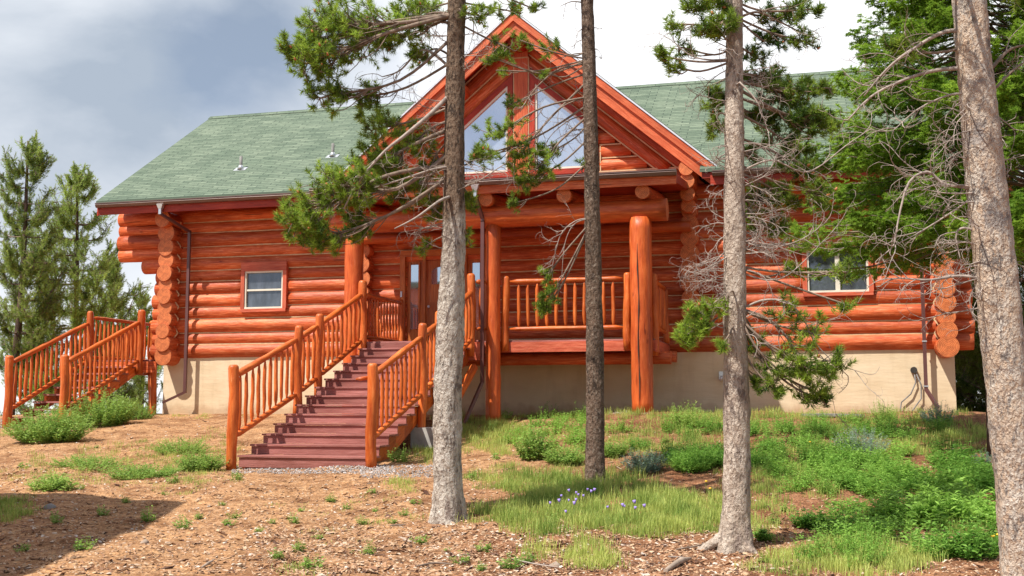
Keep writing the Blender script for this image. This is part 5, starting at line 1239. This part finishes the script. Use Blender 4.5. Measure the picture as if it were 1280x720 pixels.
stick('small pale stick near the lower left shadow', [(252, 714, 0), (268, 705, .01)], .014, 'palelimb')
stick('thin dark twig left of the tan pine roots', [(845, 690, 0), (870, 688, .01), (885, 682, 0)], .010, 'limb')
for px, py, s, lb_ in ((61, 636, .09, 'reddish stone in the big ground shadow at the left'), (180, 679, .05, 'small stone at the slanting edge of the ground shadow'), (578, 705, .05, 'small stone below the grey barked pine'), (693, 708, .06, 'pale stone in the dirt at the bottom edge')):
    g = G1(px, py); mb = MB(); mb.tube([g + [0, 0, -.02], g + [.01, 0, s * .3], g + [0, 0, s * .6]], [s, s * .9, s * .35], 9, jit=.3); o = mb.build('stone', M['grey'] if s > .08 else M['palelimb']); tag(o, lb_, 'stone')
# exposed roots of the tan pine
g = G1(917, 688); mb = MB()
for dx, dy, L in ((-.30, -.10, 1), (.20, -.16, 1), (.1, .25, 1), (-.2, .2, 1)):
    mb.tube(spline([g + [dx * .2, dy * .2, .16], g + [dx * .7, dy * .7, .06], g + [dx * 1.25, dy * 1.25, -.04]], 8), np.linspace(.07, .03, 8), 8, jit=.12)
mb.build('roots', M['bark_tan'], t3)

# ------------------------------------------------------------------ neighbouring garage off to the left (throws the big ground shadow)
AZS, ELS = R(37), R(56.5)
SUN = np.array([-math.sin(AZS) * math.cos(ELS), -math.cos(AZS) * math.cos(ELS), math.sin(ELS)])
c0 = G1(231, 628); cA = G1(0, 617); cB = G1(42, 716)
zt = 4.7
def lift(p, z): return p + SUN * ((z - p[2]) / SUN[2])
k0 = lift(c0, zt); kA = lift(cA, zt); kB = lift(cB, zt)
ea = unit(kA - k0); eb = unit(kB - k0)
gar = empty('garage', (k0 + ea * 4 + eb * 3) * [1, 1, 0] + [0, 0, -1.6], 'tall log garage outside the left edge that shades the dirt', 'building')
P = [k0, k0 + ea * 8, k0 + ea * 8 + eb * 7.5, k0 + eb * 7.5]
mb = MB(); mb.prism(P, (0, 0, -.2), ea); mb.build('roof', M['shingle'], gar)
ins = .5; Q = [k0 + ea * ins + eb * ins, k0 + ea * 7.5 + eb * ins, k0 + ea * 7.5 + eb * 7, k0 + ea * ins + eb * 7]
mb = MB(); mb.prism([np.array([q[0], q[1], -2.2]) for q in Q], (0, 0, zt - .21 + 2.2), (0, 0, 1)); mb.build('wall', M['log'], gar)

# ------------------------------------------------------------------ light and sky
ld = bpy.data.lights.new('sun', 'SUN'); ld.energy = 5.0; ld.angle = R(.6); ld.color = (1, .95, .87)
lo = bpy.data.objects.new('sun', ld); C.objects.link(lo); lo.rotation_euler = Vector(tuple(SUN)).to_track_quat('Z', 'Y').to_euler(); lo.location = (0, 0, 20)
W = bpy.data.worlds.new('World'); scene.world = W; W.use_nodes = True; nt = W.node_tree; bg = nt.nodes['Background']
sky = N(nt, 'ShaderNodeTexSky'); sky.sky_type = 'NISHITA'; sky.sun_disc = False; sky.sun_elevation = ELS
sky.sun_rotation = math.atan2(SUN[0], SUN[1]); sky.altitude = 2500
tc = N(nt, 'ShaderNodeTexCoord').outputs['Generated']
def dotd(v):
    d_ = N(nt, 'ShaderNodeVectorMath', operation='DOT_PRODUCT'); nt.links.new(tc, d_.inputs[0]); d_.inputs[1].default_value = tuple(unit(np.array(v, float))); return d_.outputs['Value']
n1 = N(nt, 'ShaderNodeTexNoise'); n1.inputs['Scale'].default_value = 2.6; n1.inputs['Detail'].default_value = 7; n1.inputs['Roughness'].default_value = .52; n1.inputs['Distortion'].default_value = .25
nt.links.new(mapping(nt, tc, (1, 1, 1.9)), n1.inputs['Vector'])
# grey bank high at the left
dk_ = dotd(ray(130, 40)); mr = N(nt, 'ShaderNodeMapRange'); nt.links.new(dk_, mr.inputs[0]); mr.inputs[1].default_value = math.cos(R(17)); mr.inputs[2].default_value = math.cos(R(3)); mr.interpolation_type = 'SMOOTHSTEP'
ad = N(nt, 'ShaderNodeMath', operation='MULTIPLY_ADD'); nt.links.new(n1.outputs['Fac'], ad.inputs[0]); ad.inputs[1].default_value = -2.3; ad.inputs[2].default_value = 1.30
ad2 = N(nt, 'ShaderNodeMath', operation='MULTIPLY_ADD', use_clamp=True); nt.links.new(mr.outputs[0], ad2.inputs[0]); ad2.inputs[1].default_value = .62; nt.links.new(ad.outputs[0], ad2.inputs[2])
cloud = mixc(nt, (11.2, 11.3, 11.5), (3.9, 4.55, 5.45), ad2.outputs[0])
n2_ = N(nt, 'ShaderNodeTexNoise'); n2_.inputs['Scale'].default_value = 3.4; n2_.inputs['Detail'].default_value = 6; nt.links.new(mapping(nt, tc, (1, 1, 1.6)), n2_.inputs['Vector'])
hole = N(nt, 'ShaderNodeMapRange'); nt.links.new(n2_.outputs['Fac'], hole.inputs[0]); hole.inputs[1].default_value = .36; hole.inputs[2].default_value = .48; hole.inputs[3].default_value = .6; hole.inputs[4].default_value = 1
fr = dotd((FW[0], FW[1], .25)); frm = N(nt, 'ShaderNodeMapRange'); nt.links.new(fr, frm.inputs[0]); frm.inputs[1].default_value = .3; frm.inputs[2].default_value = .8; frm.inputs[3].default_value = .38; frm.inputs[4].default_value = 1; frm.interpolation_type = 'SMOOTHSTEP'
hm = N(nt, 'ShaderNodeMath', operation='MULTIPLY'); nt.links.new(hole.outputs[0], hm.inputs[0]); nt.links.new(frm.outputs[0], hm.inputs[1])
col = mixc(nt, sky.outputs[0], cloud, hm.outputs[0])
nt.links.new(col, bg.inputs['Color']); bg.inputs['Strength'].default_value = .085

scene.view_settings.view_transform = 'Standard'; scene.view_settings.look = 'None'; scene.view_settings.exposure = .46; scene.view_settings.gamma = 1
scene.render.engine = 'CYCLES'; scene.cycles.max_bounces = 6; scene.cycles.transparent_max_bounces = 6
